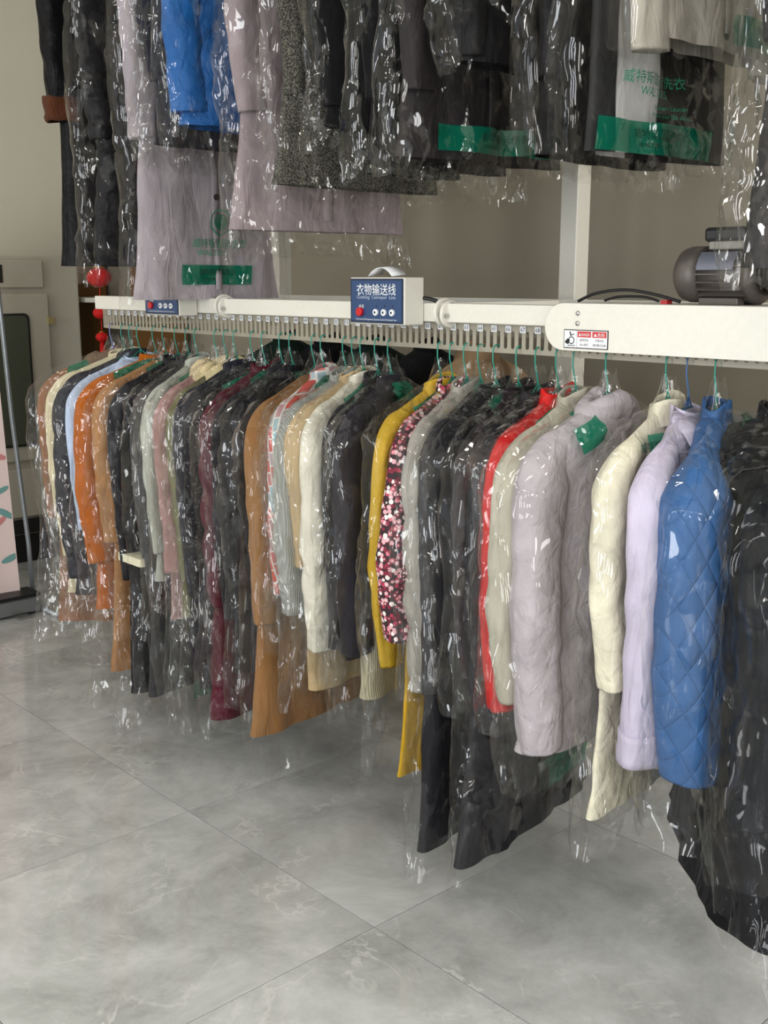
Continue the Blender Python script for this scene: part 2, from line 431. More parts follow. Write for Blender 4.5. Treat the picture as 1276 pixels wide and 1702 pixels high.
PUFF = {'nylon', 'quilt'}
def garment(name, cat, label, hx, near, zneck, hem, mat, style='coat', seed=0, t=.055, ws=.2, wh=.25, sl=.58, sr=(.06, .042), srx=None,
            collar='stand', collar_mat=None, puff=0.0, quilt=0.0, folds=.006, group=None, cuff=None, cuff_mat=None, strap=False, Y=2.05,
            placket=True, pockets=False, sleeves=True, far_sleeve=True, hem_slope=0.0, belt=False, apow=.8):
    r = random.Random(seed * 17 + 3)
    phi = math.asin(max(-.9, min(.9, (near - hx) / .26)))
    root = empty(name, (hx, Y, hem), phi, label, cat, group)
    z0 = hem
    L = zneck - hem
    a = lambda v: (wh + (ws - wh) * np.clip(v, 0, 1) ** apow) + 0 * v
    ph = [r.uniform(0, 6.28) for _ in range(6)]
    def b(v):
        base = t / 2 * (1 + .25 * (1 - v))
        return base
    def disp(th, y, z, v):
        zz = z + z0
        d = folds * (1.15 - v) * (np.sin(y * 34 + ph[0] + 2 * np.sin(zz * 3 + ph[1])) + .6 * np.sin(y * 61 + ph[2] + zz * 5))
        d = d + folds * .7 * tri(y * 7 + zz * 6 * np.sin(ph[3]) + ph[4]) * np.sin(PI * np.clip(v, 0, 1))
        d = d + .004 * snoise(random.Random(seed), y, zz, 38)
        if puff:
            w = zz / puff + .25 * np.sin(y * 9 + ph[5])
            d = d + (.013 if puff < .18 else .007) * (np.abs(np.sin(PI * w)) ** .55 - .6) + .0028 * tri(y * 40 + 2 * np.sin(zz * 30)) * (1 - np.abs(np.sin(PI * w)))
        if quilt:
            d = d + .006 * (np.abs(np.sin(PI * (y + zz) / quilt) * np.sin(PI * (y - zz) / quilt)) ** .5 - .5)
        return d
    zt = shoulder(L, ws)
    sh = Shell(a, b, zt, 0.0, disp, .8, (lambda y: hem_slope * y) if hem_slope else None)
    fine = puff or quilt
    nv = 88 if fine else max(24, int(L * 55))
    sh.mesh('body', 72 if fine else 56, nv, mat, root)
    # sleeves
    if sleeves:
        n, m = 26, 58 if not fine else 84
        for sg in ((-1, 1) if far_sleeve else (-1,)):
            sv = np.linspace(0, 1, m); u = np.linspace(0, 2 * PI, n, endpoint=False)
            UU, S = np.meshgrid(u, sv)
            yo = ws + .012
            key_s = np.array([0, .10, .20, .30, .62, 1.0])
            ky = np.interp(sv, key_s, [.085, ws - .02, yo + .005, yo + .016, yo + .02 + .008 * math.sin(ph[1]), yo + .004])
            kz = np.interp(sv, key_s, [L - .055, L - .095, L - .135, L - .21, L - .09 - sl * .60, L - .09 - sl])
            ker = np.hanning(15); ker /= ker.sum()
            def smf(q_): return np.convolve(np.pad(q_, 7, mode='edge'), ker, 'valid')
            e0, e1 = (ky[0], kz[0]), (ky[-1], kz[-1]); ky, kz = smf(ky), smf(kz); kz = kz + (e1[1] - kz[-1]) * sv ** 3
            ty, tz = np.gradient(ky), np.gradient(kz); tn = np.hypot(ty, tz) + 1e-9; ty, tz = ty / tn, tz / tn
            rr0 = np.interp(sv, [0, .10, .22, .5, 1], [.022, .045, sr[0], (sr[0] * .6 + sr[1] * .4), sr[1]])
            z = kz[:, None] + 0 * UU
            ry = rr0[:, None] + 0 * UU
            rx = ry * (srx if srx else .62)
            xc = .010 * np.sin(S * 4 + ph[2]) * S + .012 * S
            w = .0030 * tri(z * 17 + 1.4 * np.sin(UU + ph[3]) + ph[4]) * np.exp(-((S - .6) / .18) ** 2) + .0030 * np.sin(UU * 2 + 2 * np.sin(z * 5 + ph[5]) + ph[0]) + .0022 * np.sin(UU * 5 + z * 8 + ph[1]) + .0022 * snoise(random.Random(seed + 5), UU * .05, z, 60)
            if puff: w = w + (.010 if puff < .18 else .005) * (np.abs(np.sin(PI * z / (puff * .9))) ** .55 - .6)
            w = w * np.clip(S / .12, .1, 1)
            cu_, su_ = np.cos(UU), np.sin(UU)
            su_ = np.sign(su_) * np.abs(su_) ** .85
            P = np.stack([xc + (rx + w) * cu_, sg * (ky[:, None] - (ry + w) * su_ * tz[:, None]), kz[:, None] + (ry + w) * su_ * ty[:, None]], -1)
            z = np.repeat(P[:, :, 2].mean(1)[:, None], n, 1)
            if sg < 0: P = P[:, ::-1]
            # closed lower end, tucked inwards
            e = P[-1].copy(); cen = e.mean(0); e2 = cen + (e - cen) * .8 + [0, 0, .012]; e3 = cen + (e - cen) * .05 + [0, 0, .03]
            c0 = P[0].mean(0); s0_ = c0 + (P[0] - c0) * .03
            PP = np.concatenate([s0_[None], P, e2[None], e3[None]], 0)
            so = np_mesh('sleeve', PP, grid_quads(n, m + 3), mat, root)
            if cuff or strap:
                ch = cuff or .05
                k = 6; zz = np.linspace(0, ch, k); i0 = -1
                Zc = []
                for j, q in enumerate(zz):
                    idx = np.argmin(np.abs(z[:, 0] - (z[-1, 0] + q)))
                    ring = P[idx].copy(); cc = ring.mean(0); ring = cc + (ring - cc) * (1.10 if cuff_mat is None or ch < .07 else 1.25)
                    ring[:, 2] = z[-1, 0] - .004 + q
                    if cuff_mat is not None and ch >= .07: ring = ring + (np.random.RandomState(seed + j).rand(n, 3) - .5) * .008
                    Zc.append(ring)
                Zc = np.array(Zc); inn = Zc[:, :, :].copy()
                cc0 = Zc[0].mean(0); cc1 = Zc[-1].mean(0)
                full = np.concatenate([(cc0 + (Zc[0] - cc0) * .85)[None], Zc, (cc1 + (Zc[-1] - cc1) * .85)[None]], 0)
                cf = np_mesh('fur_cuff' if ch >= .07 and cuff_mat else 'cuff', full, grid_quads(n, len(full)), cuff_mat or mat, so)
                if strap and sg < 0:
                    bm = bmesh.new(); prism(bm, circ(0, 0, .009, 14), -.003, .003, 'x')
                    bo = bm_obj('cuff_button', bm, plain('horn_button', '5b4a38', .3), so)
                    bo.location = (float(Zc[2, :, 0].max()) + .002, float(Zc[2, :, 1].mean()) - .01, float(Zc[2, 0, 2]))
                    bo['label'] = 'small dark cuff button'
    # collar
    cm = collar_mat or mat
    if collar in ('stand', 'fur', 'hood'):
        n, m = 30, 12
        UU, S = np.meshgrid(np.linspace(0, 2 * PI, n, endpoint=False), np.linspace(0, 1, m))
        if collar == 'stand':
            rad = .060 - .012 * S; z = L - .035 + .055 * S + .008 * np.sin(UU) + .006 * np.cos(UU * 2 + ph[4])
            x = (rad * .55 + .004 * tri(UU * 2)) * np.cos(UU); y = (rad + .01) * np.sin(UU)
            P = np.stack([x, y, z], -1)
            inner = P[::-1].copy(); inner[..., 0] *= .82; inner[..., 1] *= .86
            P = np.concatenate([P, inner], 0)
            np_mesh('collar', P, grid_quads(n, 2 * m), cm, root)
        else:
            R1, R2 = (.075, .034) if collar == 'fur' else (.060, .030)
            n2 = 16; th, q = np.meshgrid(np.linspace(0, 2 * PI, 40, endpoint=False), np.linspace(0, 2 * PI, n2, endpoint=False))
            rs = np.random.RandomState(seed)
            rr = R2 * (1 + (.22 if collar == 'fur' else .0) * (rs.rand(*th.shape) - .5) + (.18 if collar == 'fur' else .05) * np.sin(th * 5 + ph[0]))
            x = (R1 * .5 + rr * np.cos(q) * .8) * np.cos(th); y = (R1 * 1.2 + rr * np.cos(q)) * np.sin(th)
            z = L - .015 + rr * np.sin(q) * 1.2 - .35 * np.abs(y) + (.0 if collar == 'fur' else .01)
            P = np.stack([x, y, z], -1)
            Q = grid_quads(40, n2); last = (n2 - 1) * 40
            u = np.arange(40); u2 = (u + 1) % 40
            Q = np.concatenate([Q, np.stack([last + u, last + u2, u2, u], -1)])
            np_mesh('fur_collar' if collar == 'fur' else 'hood', P, Q, cm, root)
    elif collar == 'shirt':
        for sg in (-1, 1):
            pts = [(-.012, sg * .052, L + .012), (.006, sg * .060, L - .004), (.030, sg * .040, L - .012), (.040, sg * .010, L - .022),
                   (.058, sg * .075, L - .140), (.050, sg * .110, L - .075), (.028, sg * .112, L - .040), (-.008, sg * .085, L - .016)]
            th_ = .004
            V = [p for p in pts] + [(p[0] - th_, p[1], p[2] - .002) for p in pts]
            bm = bmesh.new(); vs = [bm.verts.new(p) for p in V]; k = len(pts)
            tris = [(0, 1, 7), (1, 2, 6), (1, 6, 7), (2, 3, 5), (2, 5, 6), (3, 4, 5)]
            for f in tris:
                bm.faces.new([vs[i] for i in f]); bm.faces.new([vs[i + k] for i in reversed(f)])
            for i in range(k): bm.faces.new((vs[i], vs[(i + 1) % k], vs[(i + 1) % k + k], vs[i + k]))
            bm_obj('collar', bm, cm, root, True)
        np_mesh('collar_stand', np.stack(np.broadcast_arrays(*(lambda UU, S: (.034 * np.cos(UU), .060 * np.sin(UU), L - .045 + .05 * S - .012 * np.cos(UU)))(*np.meshgrid(np.linspace(0, 2 * PI, 28, endpoint=False), np.linspace(0, 1, 5)))), -1), grid_quads(28, 5), cm, root)
    elif collar == 'lapel':
        for sg in (-1, 1):
            ys = np.array([.03, .075, .085, .062, .070, .012]) * sg
            zs_ = np.array([L - .01, L - .02, L - .10, L - .115, L - .15, L - .30])
            P1 = sh.at(ys, zs_, 1, .006); P2 = sh.at(ys, zs_, 1, .0015)
            bm = bmesh.new(); v1 = [bm.verts.new(p) for p in P1]; v2 = [bm.verts.new(p) for p in P2]
            bm.faces.new(v1); bm.faces.new(list(reversed(v2)))
            for i in range(6): bm.faces.new((v1[i], v1[(i + 1) % 6], v2[(i + 1) % 6], v2[i]))
            bm_obj('lapel', bm, cm, root)
    if placket:
        zz = np.linspace(.03, L - .06, 40); yy = np.array([-.014, -.012, .012, .014])
        YY, ZZ = np.meshgrid(yy, zz); off = np.array([0, .0035, .0035, 0])[None, :] + 0 * YY
        P = sh.at(YY, ZZ, 1, off + .001)
        pl = np_mesh('placket', P, grid_quads(4, 40, False), mat, root)
        nb = 6
        if style in ('shirt', 'coat'):
            for i in range(nb):
                zb = L - .09 - i * (L - .25) / nb
                c_ = sh.at(np.array([0.]), np.array([zb]), 1, .007)[0]
                bm = bmesh.new(); prism(bm, circ(0, 0, .006 if style == 'shirt' else .010, 12), -.0015, .0025, 'x')
                bm_obj('button', bm, plain('button_' + ('pearl' if style == 'shirt' else 'dark'), 'd8d2dc' if style == 'shirt' else '2c2622', .3), pl, loc=tuple(float(q) for q in c_))
    if pockets:
        for sg in (-1, 1):
            YY, ZZ = np.meshgrid(np.linspace(sg * .06, sg * .17, 8), np.linspace(L * .34, L * .34 + .05, 5))
            np_mesh('pocket_flap', sh.at(YY, ZZ, 1, .006), grid_quads(8, 5, False), mat, root)
    if belt:
        YY, ZZ = np.meshgrid(np.linspace(-.21, .21, 20), np.linspace(L * .55, L * .55 + .035, 4))
        np_mesh('belt', sh.at(YY, ZZ, 1, .006), grid_quads(20, 4, False), mat, root)
    return root, sh

def hanger(hx, near, label, wire=TEAL, zrail=1.337, Y=2.05, group=None):
    phi = math.asin(max(-.9, min(.9, (near - hx) / .26)))
    root = empty('wire_hanger', (hx, Y, zrail - .11), phi, label, 'hanger', group)
    bm = bmesh.new()
    c, s = math.cos(-phi), math.sin(-phi)
    # hook: loops over the lip of the slotted belt, runs down and joins the arms
    pts = [(-.011, 0, .098)] + [(.013 * math.cos(t), 0, .106 + .013 * math.sin(t)) for t in np.linspace(PI, 0, 9)] + [(.013, 0, .08), (.006, .002, .05), (.001, 0, .035), (0, 0, .0)]
    # the hook lies across the belt: turn it into the Y direction of the rail
    P = []
    for x, y, z in pts:
        wx, wy = y, -x
        P.append((c * wx - s * wy, s * wx + c * wy, z))
    tube(bm, P, .0019, 6)
    bm_obj('hook', bm, wire, root, True)
    bm = bmesh.new()
    tube(bm, [(0, 0, .034), (.0, .05, -.008), (0, .18, -.075), (0, .19, -.086), (0, .17, -.094), (0, 0, -.096), (0, -.17, -.094), (0, -.19, -.086), (0, -.18, -.075), (0, -.05, -.008), (0, 0, .034)], .0018, 5)
    tube(bm, [(.002 * math.cos(t), .002 * math.sin(t), .012 + t * .0016) for t in np.linspace(0, 16, 34)], .0016, 5)
    bm_obj('arms', bm, wire, root, True)
    return root

def bag(label, hx, near, zneck, bot, seed, hw=.29, dep=.05, flare=1.0, m=FILM, amp=1.0, prints=(), cap=None, Y=2.05, spout=True, group=None, res=.0125, bow=.0, patch=None):
    r = random.Random(seed * 31 + 1)
    phi = math.asin(max(-.9, min(.9, (near - hx) / .26)))
    root = empty('garment_bag', (hx, Y, bot), phi, label, 'garment bag', group)
    L = zneck - bot
    ph = [r.uniform(0, 6.28) for _ in range(8)]
    def a(v):
        return hw * (1 + .035 * np.sin(v * 9 + ph[0]) + (flare - 1) * np.exp(-v / .12))
    def b(v):
        return dep * (1 + .12 * np.sin(v * 11 + ph[1]) - .25 * np.exp(-v / .06))
    dirs = [(r.gauss(0, .35), r.uniform(.05, .10), r.uniform(0, 9)) for _ in range(5)]
    fine = [(r.uniform(0, PI), r.uniform(.022, .045), r.uniform(0, 9)) for _ in range(5)]
    def disp(th, y, z, v):
        s = y + .10 * th
        wz = .02 * np.sin(z * 11 + ph[2]) + .012 * np.sin(z * 27 + s * 9 + ph[3])
        d = 0
        for al, lam, p in dirs:
            d = d + tri((s * math.cos(al) + z * math.sin(al) + wz) / lam + p)
        d = d * .0034
        mk = np.clip(snoise(random.Random(seed), s, z, 14) * 1.2 + .5, 0, 1)
        f = 0
        for al, lam, p in fine:
            f = f + tri((s * math.cos(al) + z * math.sin(al) * .6 + wz) / lam + p)
        d = d + f * .0026 * (.3 + mk)
        # gathers running down from the neck
        g = np.exp(-(1 - v) * L / .16)
        d = d + g * .009 * tri(np.arctan2(y, np.maximum(.02, (L + .03 - z))) * 7 + ph[4])
        return (d * amp) + .004 + bow * np.sin(PI * v)
    zt = shoulder(L + .016, .24, .38, .9)
    sh = Shell(a, b, zt, 0.0, disp, .55, lambda y: .008 * tri(y * 30 + ph[5]) + .02 * np.sin(y * 7 + ph[6]))
    nu = max(60, int((4 * hw + .1) / res)); nv = max(20, int(L / res))
    sh.mesh('film', nu, nv, m, root)
    if spout:
        n, k = 26, 9
        UU, S = np.meshgrid(np.linspace(0, 2 * PI, n, endpoint=False), np.linspace(0, 1, k))
        rad = .045 * (1 - S) ** 1.2 + .010 + .018 * np.clip(S - .6, 0, 1) + .005 * tri(UU * 3.2 + S * 2 + ph[7]) * (1.2 - S)
        z = L - .02 + .085 * S + .008 * np.sin(UU * 3 + ph[1]) * S
        P = np.stack([rad * .8 * np.cos(UU), rad * 1.15 * np.sin(UU), z], -1)
        np_mesh('gathered_neck', P, grid_quads(n, k), m, root)
    for pr in prints:
        kind = pr[0]
        if kind == 'band':
            _, y0, y1, z0, z1, txt = pr
            ny, nz = max(4, int((y1 - y0) / .012)), max(3, int((z1 - z0) / .012))
            YY, ZZ = np.meshgrid(np.linspace(y0, y1, ny), np.linspace(z0 - bot, z1 - bot, nz))
            bo = np_mesh('green_band', sh.at(YY, ZZ, 1, .002), grid_quads(ny, nz, False), GREEN, root)
            if txt:
                yc, zc, h = (y0 + y1) / 2, (z0 + z1) / 2 - bot, z1 - z0
                text_obj('printed_words', '威特斯国际洗衣', h * .36, lambda a_, b_: sh.at(yc + a_, zc + b_ + h * .0, 1, .0035), INKD, root)
                text_obj('printed_words', 'WALTERS', h * .22, lambda a_, b_: sh.at(yc - h * .55 + a_, zc + b_ - h * .3, 1, .0035), INKD, root)
        elif kind == 'words':
            _, yc, zc, size, txt = pr
            text_obj('printed_words', txt, size, lambda a_, b_: sh.at(yc + a_, zc - bot + b_, 1, .003), INK, root)
        elif kind == 'seal':
            _, yc, zc, rad = pr
            zc = zc - bot
            def ringpts(r0, r1):
                UU, S = np.meshgrid(np.linspace(0, 2 * PI, 32, endpoint=False), np.array([r0, r1]))
                return sh.at(yc + S * np.cos(UU), zc + S * np.sin(UU), 1, .003)
            np_mesh('round_seal', ringpts(rad * .9, rad), grid_quads(32, 2), INK, root)
            np_mesh('round_seal', ringpts(.001, rad * .62), grid_quads(32, 2), GREEN, root)
    if patch:
        y0, y1, z0, z1 = patch
        YY, ZZ = np.meshgrid(np.linspace(y0, y1, 10), np.linspace(0, 1, 6))
        zl = sh.ztop(YY) - .015
        ZZ = zl - (1 - ZZ) * (z1 - z0)
        np_mesh('green_shoulder_print', sh.at(YY, ZZ, 1, .002), grid_quads(10, 6, False), GREEN, root)
    return root, sh

#@@STRUCTURE
# ------------------------------------------------------------------ the room
def struct(name, b, m, bevel=0):
    return tag(box_obj(name, b, m, None, bevel), kind='structure')
XL, XR, YF, YB, ZC = -6.3, 2.6, -2.7, 3.3, 3.4
floor = struct('floor', (XL, XR, YF, YB, -.06, -.004), GROUT)
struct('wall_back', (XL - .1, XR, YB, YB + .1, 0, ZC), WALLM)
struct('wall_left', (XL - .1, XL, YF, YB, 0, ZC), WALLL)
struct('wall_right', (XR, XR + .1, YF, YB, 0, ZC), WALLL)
struct('ceiling', (XL - .1, XR + .1, YF - .1, YB + .1, ZC, ZC + .1), CEILM)
struct('baseboard_back', (XL, XR, YB - .015, YB, 0, .1), plain('grey_skirting', '77756f', .5))
# shop front: an open glazed front, only its piers and lintel are solid
bm = bmesh.new(); box(bm, -6.4, -5.0, YF - .1, YF, 0, ZC); box(bm, -2.6, -1.6, YF - .1, YF, 0, ZC); box(bm, 2.3, 2.7, YF - .1, YF, 0, ZC); box(bm, -5.0, 2.3, YF - .1, YF, 2.95, ZC)
tag(bm_obj('wall_front', bm, WALLL), kind='structure')
# floor tiles, 0.8 m, laid parallel to the conveyor
tm = None
bm = bmesh.new(); box(bm, .0013, .7987, .0013, .7987, -.012, 0)
t0 = bm_obj('tile', bm, MARBLE, floor)
md = t0.data
for i in range(-6, 4):
    for j in range(-4, 5):
        x, y = -1.78 + .8 * i, .8 * j
        if x + .8 > XR or y + .8 > YB + .75 or y < YF or x + .8 < XL - .2: continue
        if i == -6 and j == -4: continue
        if y + .8 > YB:     # cut tiles along the back wall
            continue
        o = bpy.data.objects.new('tile', md); o.location = (x, y, 0); link(o, floor)
t0.location = (-1.78 - .8 * 5, -2.4, 0)
bm = bmesh.new(); box(bm, .0013, .7987, .0013, YB - 3.2 - .001, -.012, 0); cut = None
for i in range(-5, 5):
    if cut is None:
        c0 = bm_obj('cut_tile', bm, MARBLE, floor); cut = c0.data; c0.location = (-1.78 + .8 * i, 3.2, 0)
    else:
        o = bpy.data.objects.new('cut_tile', cut); o.location = (-1.78 + .8 * i, 3.2, 0); link(o, floor)

# ------------------------------------------------------------------ the clothes conveyor
conv = empty('clothing_conveyor', (-1.8, 2.35, 0), 0, 'white powder-coated clothing conveyor with slotted belt, beams and posts running across the shop', 'conveyor')
OX, OY = -1.8, 2.35
def cbox(name, b, m, bevel=0, parent=conv):
    x0, x1, y0, y1, z0, z1 = b
    return box_obj(name, (x0 - OX, x1 - OX, y0 - OY, y1 - OY, z0, z1), m, parent, bevel)
beam = cbox('front_beam', (-3.76, .4, 2.02, 2.06, 1.396, 1.443), WHITE, .003)
cbox('rear_beam', (-3.7, .4, 2.66, 2.70, 1.396, 1.443), WHITE, .003)
for px in (-3.60, -2.154, -.6):
    post = cbox('post', (px - .031, px + .031, 2.715, 2.777, 0, 2.78), WHITE, .003)
    cbox('cross_arm', (px - .02, px + .02, 2.06, 2.66, 1.40, 1.44), WHITE, .002)
    cbox('base_plate', (px - .08, px + .08, 2.666, 2.826, 0, .01), WHITE, .002)
    for q in (-.05, .05):
        cbox('anchor_bolt', (px + q - .006, px + q + .006, 2.68, 2.692, .01, .022), CHROME)
cbox('upper_beam', (-4.1, .4, 2.02, 2.06, 2.80, 2.85), WHITE, .003)
cbox('upper_arm', (-3.62, -3.58, 2.02, 2.78, 2.78, 2.82), WHITE)
cbox('upper_arm', (-2.174, -2.134, 2.02, 2.78, 2.78, 2.82), WHITE)

# slotted belt: straight front run, half turn at the left end, rear run
PITCHB = .02275
Rb = .3; X0b, X1b = -3.68, .3
len1 = X1b - X0b; len2 = PI * Rb; total = 2 * len1 + len2
def path(s):
    """s from the right end of the front run"""
    if s < len1: return X1b - s, 2.05, 0.0, -1.0
    s -= len1
    if s < len2:
        t = s / Rb
        return X0b - Rb * math.sin(t), 2.05 + Rb - Rb * math.cos(t), -math.sin(t), -math.cos(t)
    s -= len2
    return X0b + s, 2.05 + 2 * Rb, 0.0, 1.0
bm = bmesh.new()
zb, zt_, za, zc_ = 1.327, 1.397, 1.3375, 1.380
hw_ = .0056
n = int(total / PITCHB)
prev = {}
def bv(s, z):
    k = (round(s, 5), round(z, 5))
    if k not in prev:
        x, y, _, _ = path(s); prev[k] = bm.verts.new((x - OX, y - OY, z))
    return prev[k]
for i in range(n):
    s0 = i * PITCHB; s1 = s0 + PITCHB; c = (s0 + s1) / 2; zm = (za + zc_) / 2
    up = [(c + hw_ * math.cos(t), zc_ - hw_ + hw_ * math.sin(t)) for t in np.linspace(0, PI, 6)]
    dn = [(c - hw_ * math.cos(t), za + hw_ - hw_ * math.sin(t)) for t in np.linspace(0, PI, 6)]
    bm.faces.new([bv(*q) for q in [(s0, zm), (s0, zt_), (s1, zt_), (s1, zm), (c + hw_, zm)] + up + [(c - hw_, zm)]])
    bm.faces.new([bv(*q) for q in [(s1, zm), (s1, zb), (s0, zb), (s0, zm), (c - hw_, zm)] + dn + [(c + hw_, zm)]])
belt_o = bm_obj('slotted_belt', bm, plain('galvanised_belt_steel', 'a09a8b', .45, .25, .0004, 90), conv)
sd = belt_o.modifiers.new('solid', 'SOLIDIFY'); sd.thickness = .002; sd.offset = 0
# numbered paper tags every second slot
for k in range(24, 69):
    x = -2.522 + (k - 50) * .0455
    if x > -1.66: break
    tg = cbox('number_tag', (x - .0088, x + .0088, 2.046, 2.0475, 1.3765, 1.3925), WHITEP)
    text_obj('number', '%02d' % k, .014, lambda a_, b_: np.stack([x - OX + a_, np.full_like(a_, 2.0455 - OY), 1.3795 + b_], -1), plain('grey_number_ink', '4a4550', .7), tg)
# drive cover with rounded end
R_ = .052
pts = [(-1.645 + R_ + R_ * math.cos(t) * 1.0, 1.3975 + R_ * math.sin(t)) for t in np.linspace(PI / 2, 3 * PI / 2, 20)] + [(.3, 1.3455), (.3, 1.4495)]
bm = bmesh.new(); prism(bm, [(a_ - OX, b_) for a_, b_ in pts], 2.0 - OY, 2.004 - OY, 'y')
cov = bm_obj('drive_cover', bm, WHITE, conv, False, .0015)
bm = bmesh.new(); box(bm, -1.60 - OX, .3 - OX, 2.004 - OY, 2.24 - OY, 1.4445, 1.4490); bm_obj('cover_top_plate', bm, WHITE, conv)
for z in (1.428, 1.406):
    bm = bmesh.new()
    bmesh.ops.create_uvsphere(bm, u_segments=14, v_segments=8, radius=.0055)
    for v in bm.verts: v.co = Vector((v.co.x - 1.552 - OX, v.co.y * .6 + 1.999 - OY, v.co.z + z))
    bm_obj('dome_bolt', bm, CHROME, conv, True)
# warning sticker on the cover
stk = cbox('warning_sticker', (-1.588, -1.468, 1.9985, 1.9998, 1.3515, 1.3925), plain('black_ink', '1a1a1a', .6))
def onface(x, z, yy): return lambda a_, b_: np.stack([x - OX + a_, np.full_like(a_, yy - OY), z + b_], -1)
cbox('sticker_field', (-1.586, -1.552, 1.9978, 1.9985, 1.3535, 1.3905), WHITEP, 0, stk)
cbox('sticker_field', (-1.551, -1.470, 1.9978, 1.9985, 1.3535, 1.3905), WHITEP, 0, stk)
for x0, x1, w1 in ((-1.549, -1.513, '▲DANGER'), (-1.509, -1.472, '▲危险')):
    cbox('red_heading', (x0, x1, 1.9972, 1.9979, 1.3765, 1.389), REDPR, 0, stk)
    text_obj('heading_words', w1, .009, onface((x0 + x1) / 2, 1.379, 1.9968), WHITEP, stk, .03)
text_obj('sticker_words', '旋转危险', .006, onface(-1.531, 1.368, 1.9975), plain('black_ink', '1a1a1a', .6), stk)
text_obj('sticker_words', '当心卷手', .006, onface(-1.531, 1.358, 1.9975), plain('black_ink', '1a1a1a', .6), stk)
text_obj('sticker_words', '注意安全', .006, onface(-1.490, 1.368, 1.9975), plain('black_ink', '1a1a1a', .6), stk)
text_obj('sticker_words', '请勿靠近设备', .006, onface(-1.490, 1.358, 1.9975), plain('black_ink', '1a1a1a', .6), stk)
# pictogram: roller and hand
BI = plain('black_ink', '1a1a1a', .6)
bm = bmesh.new()
o1, o2 = circ(-1.566 - OX, 1.369, .0085, 20), circ(-1.566 - OX, 1.369, .0065, 20)
va = [bm.verts.new((a_, 1.9973 - OY, b_)) for a_, b_ in o1]; vb = [bm.verts.new((a_, 1.9973 - OY, b_)) for a_, b_ in o2]
for i in range(20): bm.faces.new((va[i], va[(i + 1) % 20], vb[(i + 1) % 20], vb[i]))
for poly in ([(-1.584, 1.366), (-1.576, 1.373), (-1.570, 1.370), (-1.574, 1.360), (-1.582, 1.362)], [(-1.572, 1.388), (-1.569, 1.388), (-1.566, 1.380), (-1.570, 1.381)], [(-1.570, 1.380), (-1.558, 1.384), (-1.558, 1.382), (-1.570, 1.378)], [(-1.576, 1.3585), (-1.556, 1.3585), (-1.556, 1.357), (-1.576, 1.357)]):
    bm.faces.new([bm.verts.new((a_ - OX, 1.9973 - OY, b_)) for a_, b_ in poly])
bm_obj('pictogram', bm, BI, stk)

# beam clamps (two half flanges with screws)
for cx_ in (-1.985, -2.95):
    for dx, rr, zc0 in ((-.012, .036, 1.42), (.008, .034, 1.416)):
        bm = bmesh.new(); prism(bm, circ(2.035 - OY, zc0, rr, 28), cx_ + dx - .005 - OX, cx_ + dx + .005 - OX, 'x')
        fl = bm_obj('beam_flange', bm, WHITE, conv, False, .002)
        for sy, sz in ((-.026, -.004), (.0, .026)):
            bm = bmesh.new(); prism(bm, circ(2.035 + sy * .8 - OY, zc0 + sz * .9, .006, 6), cx_ + dx + .005 - OX, cx_ + dx + .011 - OX, 'x')
            bm_obj('screw', bm, CHROME, fl)

# control boxes
def control_box(x0, label, second=False):
    x1 = x0 + .205; xm = (x0 + x1) / 2
    root = empty('control_box', (xm, 1.98, 1.388), 0, label, 'control box')
    def bx(name, b, m, bev=0, par=root): return box_obj(name, (b[0] - xm, b[1] - xm, b[2] - 1.98, b[3] - 1.98, b[4] - 1.388, b[5] - 1.388), m, par, bev)
    bx('housing', (x0, x1, 1.95, 2.018, 1.388, 1.506), WHITE, .003)
    f = bx('face_plate', (x0 + .003, x1 - .003, 1.9482, 1.9498, 1.391, 1.503), NAVYL)
    bx('blue_field', (x0 + .008, x1 - .008, 1.9474, 1.9484, 1.396, 1.498), BLUEP, 0, f)
    S = lambda dx, z: (lambda a_, b_: np.stack([dx + a_, np.full_like(a_, 1.9469 - 1.98), z - 1.388 + b_], -1))
    text_obj('title', '衣物输送线', .031, S(0, 1.464), WHITEP, f, .148)
    text_obj('subtitle', 'Clothing  Conveyor  Line', .012, S(0, 1.4525), plain('pale_print', 'b9c4d2', .6), f, .146)
    text_obj('small_words', '电源', .010, S(-.056, 1.429), WHITEP, f)
    text_obj('small_words', 'Commercial Management Systems Control Conveyor Line', .006, S(0, 1.3985), WHITEP, f, .155)
    bm = bmesh.new(); prism(bm, circ(-.058, 1.419 - 1.388, .0115, 20), 1.938 - 1.98, 1.9474 - 1.98, 'y'); b1 = bm_obj('power_button', bm, REDP, root, False, .002); b1['label'] = 'red round power button'
    for k, g in zip(range(3), ('↺', '●', '→')):
        xx = .002 + k * .0305
        bm = bmesh.new(); prism(bm, circ(xx, 1.4185 - 1.388, .0085, 20), 1.941 - 1.98, 1.9474 - 1.98, 'y'); pb = bm_obj('push_button', bm, WHITEP, root, False, .001)
        bm = bmesh.new(); prism(bm, circ(xx, 1.4185 - 1.388, .0034, 12), 1.9405 - 1.98, 1.9415 - 1.98, 'y'); bm_obj('button_mark', bm, NAVYL, pb)
        text_obj('small_words', '左停右'[k], .008, S(xx, 1.431), plain('black_ink', '1a1a1a', .6), f)
    return root
control_box(-2.258, 'blue-faced clothing conveyor control box in the middle of the rail')
control_box(-3.29, 'blue-faced control box half hidden under the long lilac-grey coat', True)
